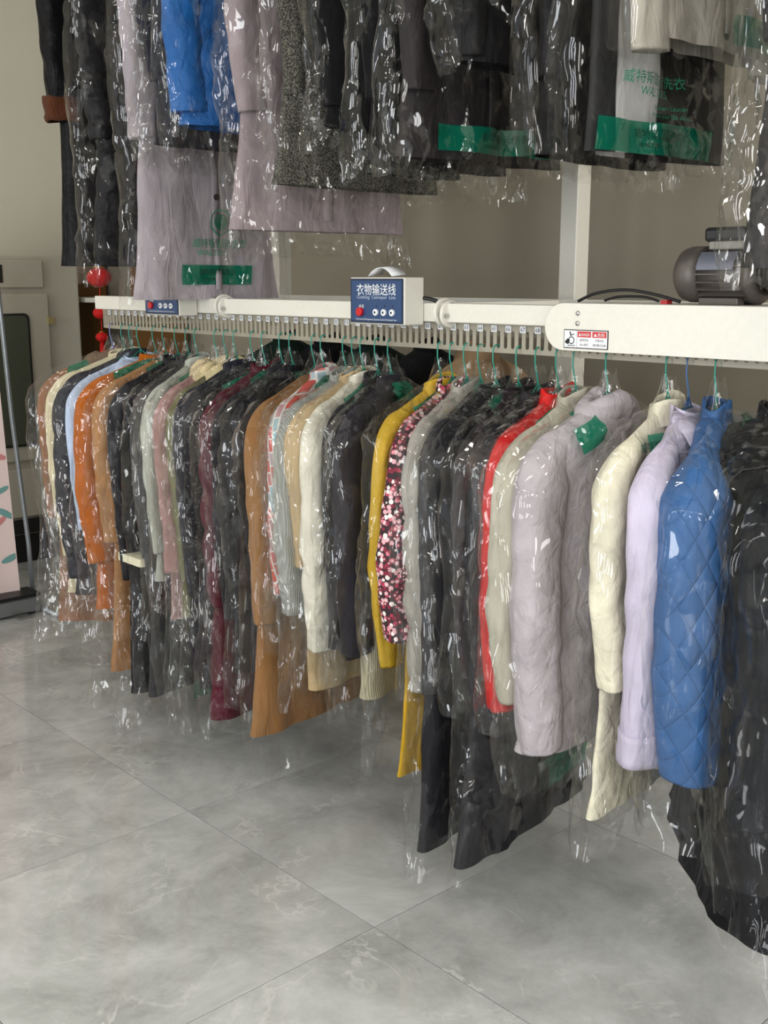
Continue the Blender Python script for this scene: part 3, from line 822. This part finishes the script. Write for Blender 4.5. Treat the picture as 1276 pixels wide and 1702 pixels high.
# folded slip of paper on the middle box
bm = bmesh.new()
for i in range(9):
    t = i / 8; x = -.05 + .09 * t; z = .022 * math.sin(PI * t) ** .8 + .002
    for y in (-.02, .03): bm.verts.new((x, y, z + (.004 if y > 0 else 0)))
bm.verts.ensure_lookup_table()
for i in range(8): bm.faces.new([bm.verts[2 * i], bm.verts[2 * i + 2], bm.verts[2 * i + 3], bm.verts[2 * i + 1]])
o = bm_obj('curled_paper', bm, WHITEP, None, True, loc=(-2.15, 1.98, 1.507)); md_ = o.modifiers.new('s', 'SOLIDIFY'); md_.thickness = .0008
tag(o, 'curled slip of white paper lying on the middle control box', 'paper')
# cables
def cable(pts, r, label):
    bm = bmesh.new(); pts = [Vector(p) for p in pts]; out = []
    for i in range(len(pts) - 1):
        p0, p1, p2, p3 = pts[max(i - 1, 0)], pts[i], pts[i + 1], pts[min(i + 2, len(pts) - 1)]
        for k in range(8):
            t = k / 8; out.append(.5 * ((2 * p1) + (p2 - p0) * t + (2 * p0 - 5 * p1 + 4 * p2 - p3) * t * t + (3 * p1 - p0 - 3 * p2 + p3) * t ** 3))
    out.append(pts[-1]); b0 = out[0].copy()
    tube(bm, [q - b0 for q in out], r, 8)
    return tag(bm_obj('cable', bm, BLACKP, None, True, loc=tuple(b0)), label, 'cable')
cable([(-1.63, 2.10, 1.452), (-1.58, 2.10, 1.47), (-1.50, 2.10, 1.478), (-1.42, 2.1, 1.468), (-1.36, 2.1, 1.454)], .0035, 'thin black cable arching over the end of the drive cover')
cable([(-1.60, 2.16, 1.453), (-1.56, 2.16, 1.462), (-1.50, 2.17, 1.462), (-1.46, 2.17, 1.453)], .003, 'second short black cable lying low behind the arched cable')
cable([(-2.06, 2.015, 1.455), (-2.03, 2.03, 1.45), (-2.0, 2.06, 1.43), (-1.97, 2.08, 1.41)], .005, 'short black cable leaving the middle control box beside the beam clamp')

# ------------------------------------------------------------------ drive motor
mot = empty('electric_motor', (-1.27, 2.14, 1.449), 0, 'grey finned electric motor with black capacitor box standing on the drive cover', 'motor')
mx, my, mz = 0, 0, .062
def lathe_x(name, prof, m, par=mot, n=40, smooth=True):
    """profile of (x, radius)"""
    V = []; 
    for x, r_ in prof:
        for k in range(n): V.append((x, my + r_ * math.cos(2 * PI * k / n), mz + r_ * math.sin(2 * PI * k / n)))
    return np_mesh(name, V, grid_quads(n, len(prof)), m, par, smooth)
lathe_x('fan_cover', [(-.112, .001), (-.113, .02), (-.110, .042), (-.100, .054), (-.086, .0585), (-.050, .0585), (-.050, .001)], GREYM)
lathe_x('motor_body', [(-.05, .001), (-.05, .050), (.062, .050), (.062, .001)], GREYM)
for k in range(22):
    t = 2 * PI * k / 22
    if .95 < t < 2.1: continue
    bm = bmesh.new(); box(bm, -.048, .060, -.0014, .0014, .048, .0585)
    for v in bm.verts:
        y, z = v.co.y, v.co.z; v.co.y = y * math.sin(t) + z * math.cos(t); v.co.z = -y * math.cos(t) + z * math.sin(t) + mz
    bm_obj('fin', bm, GREYM, mot)
lathe_x('end_flange', [(.060, .001), (.060, .060), (.072, .060), (.080, .052), (.080, .001)], GREYM)
lathe_x('gear_head', [(.080, .001), (.080, .034), (.20, .034), (.20, .001)], plain('dark_gear_head', '2e2c2a', .4, .4))
for k in range(6):
    lathe_x('gear_fin', [(.088 + k * .018, .03), (.088 + k * .018, .043), (.092 + k * .018, .043), (.092 + k * .018, .03)], plain('dark_gear_head', '2e2c2a', .4, .4), smooth=False)
box_obj('capacitor_box', (-.045, .05, -.035, .035, .128, .157), BLACKP, mot, .007)
box_obj('terminal_base', (-.035, .045, -.03, .03, .112, .130), plain('grey_terminal_base', '8b8882', .45), mot, .003)
bm = bmesh.new(); 
P = []
for i in range(7):
    t = PI + .15 + i * .12
    for x in (-.045, .040): P.append((x, .0592 * math.cos(t), mz + .0592 * math.sin(-t + 2 * PI) * 1))
np_mesh('name_plate', P, [(2 * i, 2 * i + 1, 2 * i + 3, 2 * i + 2) for i in range(6)], GREYL, mot)
box_obj('foot', (-.04, .05, -.05, -.02, 0, .014), GREYM, mot, .002); box_obj('foot', (-.04, .05, .02, .05, 0, .014), GREYM, mot, .002)
tag(box_obj('cord_plug', (-1.402, -1.386, 2.09, 2.11, 1.449, 1.457), REDP), 'tiny red connector lying on the drive cover left of the motor', 'connector')

# ------------------------------------------------------------------ far left: machine, shelf, banner
mc = empty('dry_cleaning_machine', (-5.9, 2.35, 0), 0, 'beige dry-cleaning machine with dark rounded door window against the far left wall', 'machine')
def mb(name, b, m, bev=0, par=mc): return box_obj(name, (b[0] + 5.9, b[1] + 5.9, b[2] - 2.35, b[3] - 2.35, b[4], b[5]), m, par, bev)
mb('housing', (-6.28, -5.62, 1.7, 2.93, .16, 1.62), CREAMM, .01)
mb('plinth', (-6.25, -5.66, 1.75, 2.9, .0, .16), BLACKP)
mb('upper_panel', (-5.62, -5.60, 1.75, 2.72, 1.46, 1.60), CREAMM, .004)
mb('display_window', (-5.602, -5.597, 1.8, 2.50, 1.485, 1.575), GLASSD)
dr = mb('door', (-5.62, -5.595, 1.9, 2.74, .56, 1.43), CREAMM, .008)
def rrect(a0, a1, b0, b1, r, n=6):
    out = []
    for (ca, cb, s) in ((a1 - r, b1 - r, 0), (a0 + r, b1 - r, PI / 2), (a0 + r, b0 + r, PI), (a1 - r, b0 + r, 3 * PI / 2)):
        out += [(ca + r * math.cos(s + PI / 2 * i / (n - 1)), cb + r * math.sin(s + PI / 2 * i / (n - 1))) for i in range(n)]
    return out
bm = bmesh.new(); prism(bm, rrect(2.0 - 2.35, 2.625 - 2.35, .64, 1.33, .03), .304, .312, 'x'); bm_obj('window_gasket', bm, BLACKP, dr)
bm = bmesh.new(); prism(bm, rrect(2.01 - 2.35, 2.612 - 2.35, .652, 1.318, .025), .310, .315, 'x'); bm_obj('door_window', bm, plain('green_grey_glass', '4a4f42', .15), dr)
mb('hinge', (-5.60, -5.585, 2.725, 2.765, 1.27, 1.31), BRASS, .002, dr)
mb('hinge', (-5.60, -5.585, 2.725, 2.765, .68, .72), BRASS, .002, dr)
mb('lower_panel', (-5.62, -5.60, 1.75, 2.74, .26, .52), CREAMM, .004)
mb('lower_opening', (-5.60, -5.597, 1.9, 2.66, .17, .25), BLACKP)
sh_ = empty('shelf_unit', (-5.6, 3.12, 0), 0, 'brown wooden shelf unit with white shelves in the far left corner', 'shelf')
box_obj('upright', (-.42, -.34, -.15, .15, 0, 1.62), WOOD, sh_, .003)
box_obj('metal_edge', (-.445, -.425, -.16, -.14, 0, 1.62), BRASS, sh_)
box_obj('upright', (.45, .50, -.15, .15, 0, 1.62), WOOD, sh_, .003)
for z in (.5, .95, 1.38): box_obj('shelf_board', (-.34, .45, -.15, .15, z, z + .025), WHITE, sh_, .002)
# garment rail tube frame holding the printed banner
bn = empty('tube_stand', (-4.83, 2.1, 0), 0, 'curved grey metal tube stand at the left edge of the frame', 'stand')
bm = bmesh.new()
tp = [(.0, .10, .02), (.0, .095, .3), (.0, .055, .9), (0, .03, 1.5), (0, .018, 1.68), (0, -.005, 1.75), (0, -.05, 1.79), (0, -.12, 1.80), (0, -.6, 1.80)]
tube(bm, tp, .011, 10); bm_obj('tube', bm, plain('grey_lacquered_tube', '9aa0a6', .3, .6), bn, True)
bm = bmesh.new(); tube(bm, [(.25, .10, .012), (-.25, .10, .012)], .012, 8); bm_obj('foot', bm, plain('grey_lacquered_tube', '9aa0a6', .3, .6), bn, True)
bm = bmesh.new(); tube(bm, [(0, -.6, 1.80), (0, -.62, 1.0), (0, -.63, .02)], .011, 10); bm_obj('tube', bm, plain('grey_lacquered_tube', '9aa0a6', .3, .6), bn, True)
ban = empty('leaf_print_banner', (-4.80, 1.8, .1), 0, 'pink banner with teal and rose leaf print hanging at the left edge', 'banner')
nb, nz_ = 20, 50
YY, ZZ = np.meshgrid(np.linspace(-.45, 1, nb), np.linspace(0, 1, nz_))
def bsurf(a_, z_, off=0.0):
    """a_: 0..1 across to the right edge, z_: metres above the hem"""
    yr = .325 - .055 * z_ / 1.62
    y = -.2 + (yr + .2) * a_
    return np.stack([.008 * np.sin(y * 20 + z_) + off + 0 * y, y, z_ + 0 * y], -1)
q = NT('pink_striped_banner_cloth'); b = q.n('ShaderNodeBsdfPrincipled', i_Roughness=.75); q.l(b.outputs[0], q.out.inputs[0])
tc = q.n('ShaderNodeTexCoord'); sp = q.n('ShaderNodeSeparateXYZ'); q.l(tc.outputs['Object'], sp.inputs[0])
m1 = q.n('ShaderNodeMath', operation='MULTIPLY', i_1=28.0); q.l(sp.outputs[1], m1.inputs[0]); m2 = q.n('ShaderNodeMath', operation='SINE'); q.l(m1.outputs[0], m2.inputs[0])
mr = q.n('ShaderNodeMapRange', i_1=-.05, i_2=.05); q.l(m2.outputs[0], mr.inputs[0]); mxx = q.n('ShaderNodeMix', data_type='RGBA'); mxx.inputs[6].default_value = lin('e3a59f'); mxx.inputs[7].default_value = lin('ead4cf')
q.l(mr.outputs[0], mxx.inputs[0]); q.l(mxx.outputs[2], b.inputs['Base Color'])
np_mesh('cloth', bsurf((YY + .45) / 1.45 * 1.0, ZZ * 1.62), grid_quads(nb, nz_, False), q.m, ban)
LT, LR, LC = plain('teal_leaf_print', '6f9c98', .7), plain('rose_leaf_print', 'cf8585', .7), plain('coral_leaf_print', 'e08f7c', .7)
rr_ = random.Random(4)
for i in range(46):
    yc, zc = rr_.uniform(.55, .97), rr_.uniform(.05, 1.5); an = rr_.uniform(-.6, 3.6); ln = rr_.uniform(.04, .10)
    t = np.linspace(0, PI, 7); lx = np.concatenate([np.cos(t) * ln / 2, np.cos(t[::-1][1:-1]) * ln / 2]); ly = np.concatenate([np.sin(t) * ln * .16, -np.sin(t[1:-1]) * ln * .16])
    ay = lx * math.cos(an) - ly * math.sin(an); az = lx * math.sin(an) + ly * math.cos(an)
    P = bsurf(np.clip(yc + ay / .52, 0, .99), np.clip(zc + az, 0, 1.6), .0015)
    bm = bmesh.new(); bm.faces.new([bm.verts.new(p) for p in P]); bm_obj('printed_leaf', bm, rr_.choice([LT, LT, LR, LC]), ban)
text_obj('printed_code', '||||·|||', .05, lambda a_, b_: bsurf(.56 + a_ * .5, .12 + b_), plain('black_ink', '1a1a1a', .6), ban)
bb = empty('roller_base', (-4.78, 1.85, 0), 0, 'silver roller base on the floor under the pink banner', 'banner base')
box_obj('case', (-.07, .07, -.6, .33, .012, .085), plain('brushed_aluminium', 'a3a6aa', .3, .85), bb, .008)
box_obj('dark_strip', (-.06, .075, -.6, .331, .085, .10), BLACKP, bb, .003)
box_obj('foot', (-.12, .12, .2, .26, 0, .012), CHROME, bb); box_obj('foot', (-.12, .12, -.5, -.44, 0, .012), CHROME, bb)

# red hanging ornament behind the left end of the belt
orn = empty('red_lantern_ornament', (-4.75, 2.58, 1.05), 0, 'red hanging lantern ornament with tassel behind the left end of the conveyor', 'ornament')
RED = fabric('b01a1a', 'satin')
def lathe_z(name, prof, m, par, n=24, smooth=True):
    V = [(r_ * math.cos(2 * PI * k / n), r_ * math.sin(2 * PI * k / n), z) for z, r_ in prof for k in range(n)]
    return np_mesh(name, V, grid_quads(n, len(prof)), m, par, smooth)
for zc, rad in ((.46, .055), (.30, .035), (.19, .028)):
    lathe_z('lantern', [(zc + rad * .8 * math.cos(t), .001 + rad * math.sin(t)) for t in np.linspace(0, PI, 9)], RED, orn)
    lathe_z('gold_cap', [(zc + rad * .78, .001), (zc + rad * .78, rad * .4), (zc + rad * .92, rad * .4), (zc + rad * .92, .001)], plain('gold_trim', 'b98b2c', .3, .7), orn)
for k in range(14):
    t = 2 * PI * k / 14; bm = bmesh.new()
    tube(bm, [(.006 * math.cos(t), .006 * math.sin(t), .17), (.015 * math.cos(t), .015 * math.sin(t), .08), (.018 * math.cos(t), .018 * math.sin(t), .0)], .0035, 5); bm_obj('tassel_strand', bm, RED, orn, True)
bm = bmesh.new(); tube(bm, [(0, 0, .17), (0, 0, .38), (0, 0, 2.352)], .002, 5); bm_obj('cord', bm, RED, orn)

#@@GARMENTS
ZN = 1.235
def W(c, k='wool', c2=None): return fabric(c, k, c2)
LOW = [
 # kind, category, short name, hookX, nearX, hem, material, opts, bag bottom (None = no bag), bag opts
 ('coat', 'coat', 'tan patterned coat at the far left end of the rail', -3.693, -3.83, .24, W('875c40'), dict(sl=.5, collar='fur', collar_mat=W('6b5848', 'fur')), .20, dict(flare=1.1)),
 ('coat', 'coat', 'cream wool coat second from the left end', -3.612, -3.70, .38, W('cfc4a4'), dict(sl=.62), .30, {}),
 ('padded_jacket', 'jacket', 'charcoal padded jacket left of the orange coat', -3.557, -3.62, .39, W('2b2a30', 'nylon'), dict(puff=.16, t=.07, sl=.68, sr=(.06, .055)), .33, {}),
 ('shirt', 'shirt', 'pale blue shirt between charcoal padded jacket and orange coat', -3.504, -3.535, .62, W('a9b6cc', 'cotton'), dict(style='shirt', collar='shirt', sl=.5, t=.04), None, {}),
 ('coat', 'coat', 'bright orange coat', -3.40, -3.47, .37, W('a5560f'), dict(sl=.60, sr=(.062, .06)), .26, {}),
 ('coat', 'coat', 'light camel long coat near the left end', -3.335, -3.33, .18, W('9c7047'), dict(sl=.50, sr=(.07, .062), t=.07, wh=.27, collar='lapel'), .10, dict(flare=1.12)),
 ('coat', 'coat', 'glossy black long coat with the cream paper strip', -3.259, -3.24, .12, W('17161c', 'satin'), dict(sl=.62), .02, dict(amp=1.5)),
 ('coat', 'coat', 'dark grey wool coat right of the paper strip', -3.193, -3.12, .14, W('3b3a3c'), dict(sl=.66, t=.06), .05, {}),
 ('cardigan', 'cardigan', 'pale grey-green cardigan left of the pink coat', -3.14, -3.055, .55, W('a9aca2', 'wool'), dict(sl=.5), .40, {}),
 ('coat', 'coat', 'dusty pink coat with buttoned cuff strap', -3.025, -2.975, .44, W('a07c79'), dict(sl=.54, sr=(.06, .052), strap=True, cuff=.06, collar='fur', collar_mat=W('c9b795', 'fur')), .16, dict(amp=1.3)),
 ('parka', 'parka', 'olive parka with cream fur collar', -2.972, -2.905, .46, W('6c6a48', 'cotton'), dict(sl=.56, collar='fur', collar_mat=W('cfbf95', 'fur'), t=.06), .12, dict(prints=[('band', -.25, .15, .20, .26, False)])),
 ('coat', 'coat', 'midnight navy coat behind the olive parka', -2.919, -2.865, .30, W('22222c'), dict(sl=.6), .10, {}),
 ('coat', 'coat', 'black glitter-speckled coat left of the burgundy coat', -2.83, -2.805, .26, W('19181b', 'glitter', '55555a'), dict(sl=.6), .12, dict(amp=1.3)),
 ('down_coat', 'coat', 'long burgundy down coat', -2.772, -2.715, .19, W('4a1020', 'nylon'), dict(puff=.13, t=.075, sl=.60, wh=.28, sr=(.058, .05)), .15, dict(flare=1.05)),
 ('coat', 'coat', 'matt black coat right of the burgundy coat', -2.685, -2.655, .34, W('232225'), dict(sl=.62, wh=.22), .30, {}),
 ('coat', 'coat', 'shiny black coat left of the long camel coat', -2.636, -2.575, .36, W('141318', 'satin'), dict(sl=.58, wh=.22), .30, dict(amp=1.4)),
 ('coat', 'coat', 'long caramel coat near the middle of the rail', -2.532, -2.485, .215, W('86603a'), dict(sl=.60, sr=(.065, .058), t=.07, wh=.30, collar='lapel'), .03, dict(hw=.27, m='n')),
 ('sweater', 'sweater', 'red and sky-blue patterned sweater', -2.491, -2.415, .66, W('d24b3c', 'zigzag', '8fc3cf'), dict(sl=.50, t=.045, placket=False, sr=(.05, .04)), .50, {}),
 ('sweater', 'sweater', 'pale grey knitted sweater with ribbed cuff', -2.394, -2.365, .63, W('a7a9a4', 'knit'), dict(sl=.54, placket=False, cuff=.09, sr=(.055, .045)), .52, {}),
 ('thin_coat', 'coat', 'sand beige thin coat under the ivory jacket', -2.355, -2.315, .375, W('b49d78', 'cotton'), dict(sl=.4, wh=.2), .33, {}),
 ('padded_jacket', 'jacket', 'ivory soft padded jacket', -2.32, -2.255, .58, W('c9c5b6', 'nylon'), dict(puff=.2, sl=.62, sr=(.062, .052), t=.06), .45, {}),
 ('coat', 'coat', 'black coat right of the ivory jacket', -2.261, -2.18, .54, W('1f1d20'), dict(sl=.58, sr=(.05, .04)), .48, {}),
 ('coat', 'jacket', 'charcoal coat with square hem above the cream knit', -2.209, -2.125, .52, W('27252a'), dict(sl=.6, sr=(.06, .055)), .38, dict(amp=1.3)),
 ('knit_skirt', 'skirt', 'cream ribbed knit skirt below the charcoal coat', -2.157, -2.09, .41, W('c6bfa2', 'knit'), dict(sl=.45, wh=.2, placket=False, collar='none', sleeves=False), .24, dict(amp=1.4)),
 ('blouse', 'blouse', 'mustard yellow blouse beside the floral dress', -2.022, -1.99, .62, W('b3922c', 'satin'), dict(sl=.60, sr=(.04, .032), t=.04, wh=.22), .26, dict(amp=1.3)),
 ('dress', 'dress', 'dark floral dress with pink and white blossoms', -1.979, -1.925, .66, W('3a1820', 'floral'), dict(sl=.50, sr=(.05, .075), placket=False, collar='stand'), None, {}),
 ('down_jacket', 'jacket', 'light grey down jacket', -1.931, -1.86, .545, W('96928b', 'nylon'), dict(puff=.15, t=.08, sl=.62, sr=(.062, .058)), .50, {}),
 ('satin_skirt', 'skirt', 'long yellow satin skirt below the grey down jacket', -1.955, -1.915, .27, W('ab8620', 'satin'), dict(sl=.30, wh=.25, ws=.20, t=.04, placket=False, collar='none', sleeves=False), .10, {}),
 ('coat', 'coat', 'long narrow black coat right of the light grey down jacket', -1.883, -1.815, .115, W('201f24', 'satin'), dict(sl=.62, wh=.28, t=.06, sr=(.058, .05), collar='lapel'), .08, dict(m='n', flare=1.05)),
 ('jacket', 'jacket', 'black jacket squeezed between the two long dark coats', -1.833, -1.78, .62, W('19181b'), dict(sl=.5), .55, dict(amp=1.3)),
 ('coat', 'coat', 'widest long black coat with flared skirt', -1.701, -1.655, .155, W('1d1c21', 'satin'), dict(sl=.62, wh=.32, t=.065, sr=(.058, .052), collar='stand'), .10, dict(m='n', hw=.31, flare=1.06, prints=[('band', -.02, .22, .25, .33, True)])),
 ('jacket', 'jacket', 'dark plum jacket left of the red jacket', -1.76, -1.7, .60, W('1d141a'), dict(sl=.55), .5, {}),
 ('satin_jacket', 'jacket', 'bright red satin jacket', -1.64, -1.605, .64, W('c21c1c', 'satin'), dict(sl=.60, sr=(.055, .045), t=.05), .60, dict(amp=1.2)),
 ('coat', 'jacket', 'off-white khaki jacket right of the red jacket', -1.59, -1.56, .60, W('a8a394', 'cotton'), dict(sl=.56, sr=(.075, .06), t=.06, collar='stand'), .52, {}),
 ('down_jacket', 'jacket', 'lilac-grey down jacket with wide sleeves', -1.50, -1.505, .475, W('a69ea3', 'nylon'), dict(puff=.24, sl=.66, sr=(.062, .058), srx=.8, t=.10, collar='hood', wh=.27), .40, dict(hw=.31, m='n', patch=(-.17, -.10, .0, .05))),
 ('quilted_coat', 'coat', 'long cream quilted coat', -1.345, -1.31, .39, W('cfc9b4', 'nylon'), dict(quilt=.10, t=.035, folds=.002, sl=.46, sr=(.062, .056), wh=.27, collar='stand'), .30, dict(m='n', hw=.29, prints=[('band', -.16, -.06, 1.13, 1.195, True)])),
 ('shirt', 'shirt', 'pale lilac shirt hanging without a bag', -1.295, -1.215, .60, W('b4adbf', 'cotton'), dict(style='shirt', collar='shirt', sl=.60, sr=(.08, .07), srx=.62, t=.05, cuff=.07, strap=False), None, {}),
 ('quilted_jacket', 'jacket', 'denim-blue quilted jacket', -1.229, -1.12, .565, W('355a8a', 'quilt'), dict(quilt=.12, t=.07, sl=.60, sr=(.09, .08), srx=.8, wh=.25), .43, dict(m='n', hw=.29)),
]
for i, (nm, cat, short, hx, near, hem, mat, o_, bot, bo_) in enumerate(LOW):
    o_ = dict(o_)
    zn = ZN if 'skirt' not in nm else .80
    root, sh = garment(nm, cat, short + ' on the rail' if 'rail' not in short else short, hx, near, zn, hem, mat, seed=i + 1, **o_)
    if 'skirt' not in nm:
        w = BLUEW if short.startswith('pale lilac shirt') else (VIOLW if i == 0 else TEAL)
        hanger(hx, near, ('slate-blue' if w is BLUEW else 'violet' if w is VIOLW else 'teal') + ' wire hanger of the ' + ' '.join(short.split()[:11]), w)
    if bot is not None and 'skirt' not in nm:
        bo_ = dict(bo_); m_ = FILM_N if bo_.pop('m', None) == 'n' else FILM
        dep = max(o_.get('t', .055) / 2 + .012, o_.get('sr', (.06,))[0] * (o_.get('srx') or .62) + .016)
        if 'patch' not in bo_ and i % 5 != 1: bo_['patch'] = (-.16 + .05 * (i % 4), -.04 + .06 * (i % 3), 0, .035 + .012 * (i % 3))
        bag('clear plastic bag over the ' + ' '.join(short.split()[:11]), hx, near, ZN, bot, i + 1, hw=max(bo_.pop('hw', .295), .247 + o_.get('sr', (.06,))[0]) if o_.get('sleeves', True) else .25, dep=dep, m=m_, res=.0125 if hx > -2.4 else .015, **bo_)

# ------------------------------------------------------------------ upper row
ZU = 2.60
UP = [
 ('leather_coat', 'coat', 'long black leather coat with brown fur cuff, upper left', -3.55, 1.545, W('0f0e10', 'leather'), dict(sl=.50, cuff=.075, cuff_mat=W('4a2a1a', 'fur'), t=.07, sr=(.06, .052)), None, {}),
 ('down_coat', 'coat', 'black down coat second in the upper row', -3.33, 1.545, W('131316', 'nylon'), dict(puff=.07, t=.06, sl=.58), 1.50, dict(hw=.27)),
 ('coat', 'coat', 'very long lilac-grey coat hanging over the beam', -3.065, 1.44, W('9a9298', 'wool'), dict(sl=.60, t=.07, wh=.29, sr=(.07, .06)), 1.42,
  dict(hw=.30, m='n', prints=[('band', -.14, .13, 1.485, 1.545, True), ('seal', .005, 1.675, .040), ('words', .0, 1.60, .030, '威特斯国际洗衣'), ('words', -.03, 1.573, .026, 'WALTERS')])),
 ('coat', 'coat', 'charcoal coat left of the blue down jacket, upper row', -2.945, 1.885, W('25242a'), dict(sl=.45), 1.83, dict(amp=1.2)),
 ('down_jacket', 'jacket', 'vivid blue down jacket in the upper row', -2.82, 1.925, W('1d5694', 'nylon'), dict(puff=.2, t=.09, sl=.55, sr=(.07, .06)), 1.87, dict(prints=[('band', .03, .27, 2.02, 2.09, False)])),
 ('coat', 'coat', 'long mauve-grey coat in the upper row', -2.50, 1.63, W('8d8084', 'wool'), dict(sl=.58, t=.07, wh=.29), 1.545, dict(hw=.30, amp=1.4)),
 ('tweed_coat', 'coat', 'grey speckled tweed coat in the upper row', -2.33, 1.735, W('33322e', 'tweed', '6e6b62'), dict(sl=.56, t=.06, wh=.29), 1.71, dict(amp=1.5)),
 ('coat', 'coat', 'black wool coat right of the tweed coat, upper row', -2.19, 1.86, W('111113'), dict(sl=.6), 1.80, dict(amp=1.6)),
 ('tweed_skirt', 'skirt', 'dark tweed skirt between the black coats, upper row', -2.12, 1.755, W('1c1d1c', 'tweed', '5c5d56'), dict(sl=.3, sleeves=False, wh=.16, ws=.12, collar='none', placket=False), None, {}),
 ('coat', 'coat', 'plain black coat in the middle of the upper row', -2.03, 1.765, W('0f0f11'), dict(sl=.6), 1.715, dict(amp=1.5)),
 ('coat', 'coat', 'dark brown-grey coat above the first green band', -1.89, 1.77, W('2a2627', 'satin'), dict(sl=.6, wh=.26), 1.735, dict(amp=1.4, prints=[('band', -.19, .19, 1.785, 1.842, True)])),
 ('short_jacket', 'jacket', 'short dark jacket in the upper row', -1.73, 1.95, W('1c1b1c', 'satin'), dict(sl=.55), 1.90, dict(amp=1.4)),
 ('leather_coat', 'coat', 'glossy black leather coat in the upper row', -1.53, 1.745, W('0c0b0c', 'leather'), dict(sl=.62, wh=.24, t=.07), 1.715, dict(m='n')),
 ('dress', 'dress', 'black and white panelled dress with the printed bag', -1.40, 1.745, W('151416', 'stripe', 'c4c1bd'), dict(sl=.45, wh=.23, placket=False), 1.715,
  dict(m='n', hw=.30, prints=[('band', -.26, .11, 1.742, 1.802, True), ('words', -.10, 1.872, .026, '威特斯国际洗衣'), ('words', -.10, 1.850, .022, 'WALTERS'), ('words', -.05, 1.828, .013, 'Walters Laundry'), ('words', -.05, 1.812, .013, 'Make your life decent')])),
 ('cardigan', 'cardigan', 'light grey knit cardigan at the upper right', -1.29, 1.935, W('a39d92', 'wool'), dict(sl=.60, wh=.22), 1.885, dict(m='n', prints=[('band', .0, .28, 1.945, 2.0, True)])),
 ('coat', 'coat', 'dark coat hanging at the right edge, upper row', -1.01, 1.52, W('1b1a1d', 'satin'), dict(sl=.62, wh=.26), 1.47, dict(amp=1.3)),
]
for i, (nm, cat, short, x, hem, mat, o_, bot, bo_) in enumerate(UP):
    garment(nm, cat, short, x, x + .01 * ((i * 7) % 5 - 2), ZU if 'skirt' not in nm else 2.05, hem, mat, seed=100 + i, **o_)
    if bot is not None:
        bo_ = dict(bo_); m_ = FILM_N if bo_.pop('m', None) == 'n' else FILM
        dep = max(o_.get('t', .055) / 2 + .012, o_.get('sr', (.06,))[0] * .62 + .016)
        bag('clear plastic bag over the ' + short, x, x + .01 * ((i * 7) % 5 - 2), ZU, bot, 100 + i, hw=max(bo_.pop('hw', .28), .247 + o_.get('sr', (.06,))[0]), dep=dep, m=m_, **bo_)

# big dark garments at the right edge
garment('gown', 'gown', 'huge dark navy gown at the right edge of the rail', -1.03, -.955, ZN, .52, W('080b13', 'satin'), seed=201, wh=.32, t=.12, sl=.6, sr=(.09, .08), collar='fur', collar_mat=W('101014', 'fur'))
hanger(-1.03, -.955, 'teal wire hanger of the huge dark navy gown')
bag('clear plastic bag over the huge dark navy gown', -1.03, -.955, ZN, .44, 201, hw=.36, dep=.09, m=FILM_T)
garment('long_gown', 'gown', 'longest black gown nearly touching the floor at the right edge', -1.10, -.93, ZN, .31, W('0f0f12'), seed=202, wh=.40, t=.22, sl=.5, sr=(.07, .06), apow=.35)
hanger(-1.10, -.93, 'teal wire hanger of the longest black gown')
bag('clear plastic bag over the longest black gown', -1.10, -.93, ZN, .24, 202, hw=.40, dep=.13, m=FILM_T, prints=[('band', -.3, .1, .25, .29, False)])

# cream paper strip around the glossy black coat's bag
ps = empty('paper_strip', (-3.20, 1.80, .59), 0, 'cream paper strip wrapped round the bag of the glossy black coat', 'paper strip')
bm = bmesh.new(); prism(bm, rrect(-.06, .09, -.015, .045, .012), 0, .026, 'z'); bm_obj('strip', bm, PAPER, ps)

# rear run: dark garments on the back of the loop
for k, (x, c, lab) in enumerate([(-3.45, '1b2a24', 'dark green coat'), (-3.2, '17171a', 'black coat'), (-2.95, '14201d', 'deep bottle-green coat'), (-2.68, '141416', 'black leather-look coat'), (-2.45, '8b7358', 'tan hooded coat')]):
    garment('coat', 'coat', lab + ' hanging on the rear run of the conveyor', x, x + .02, 1.28, .45, W(c), seed=300 + k, Y=2.65, t=.09, collar='hood' if k == 4 else 'stand', placket=False)
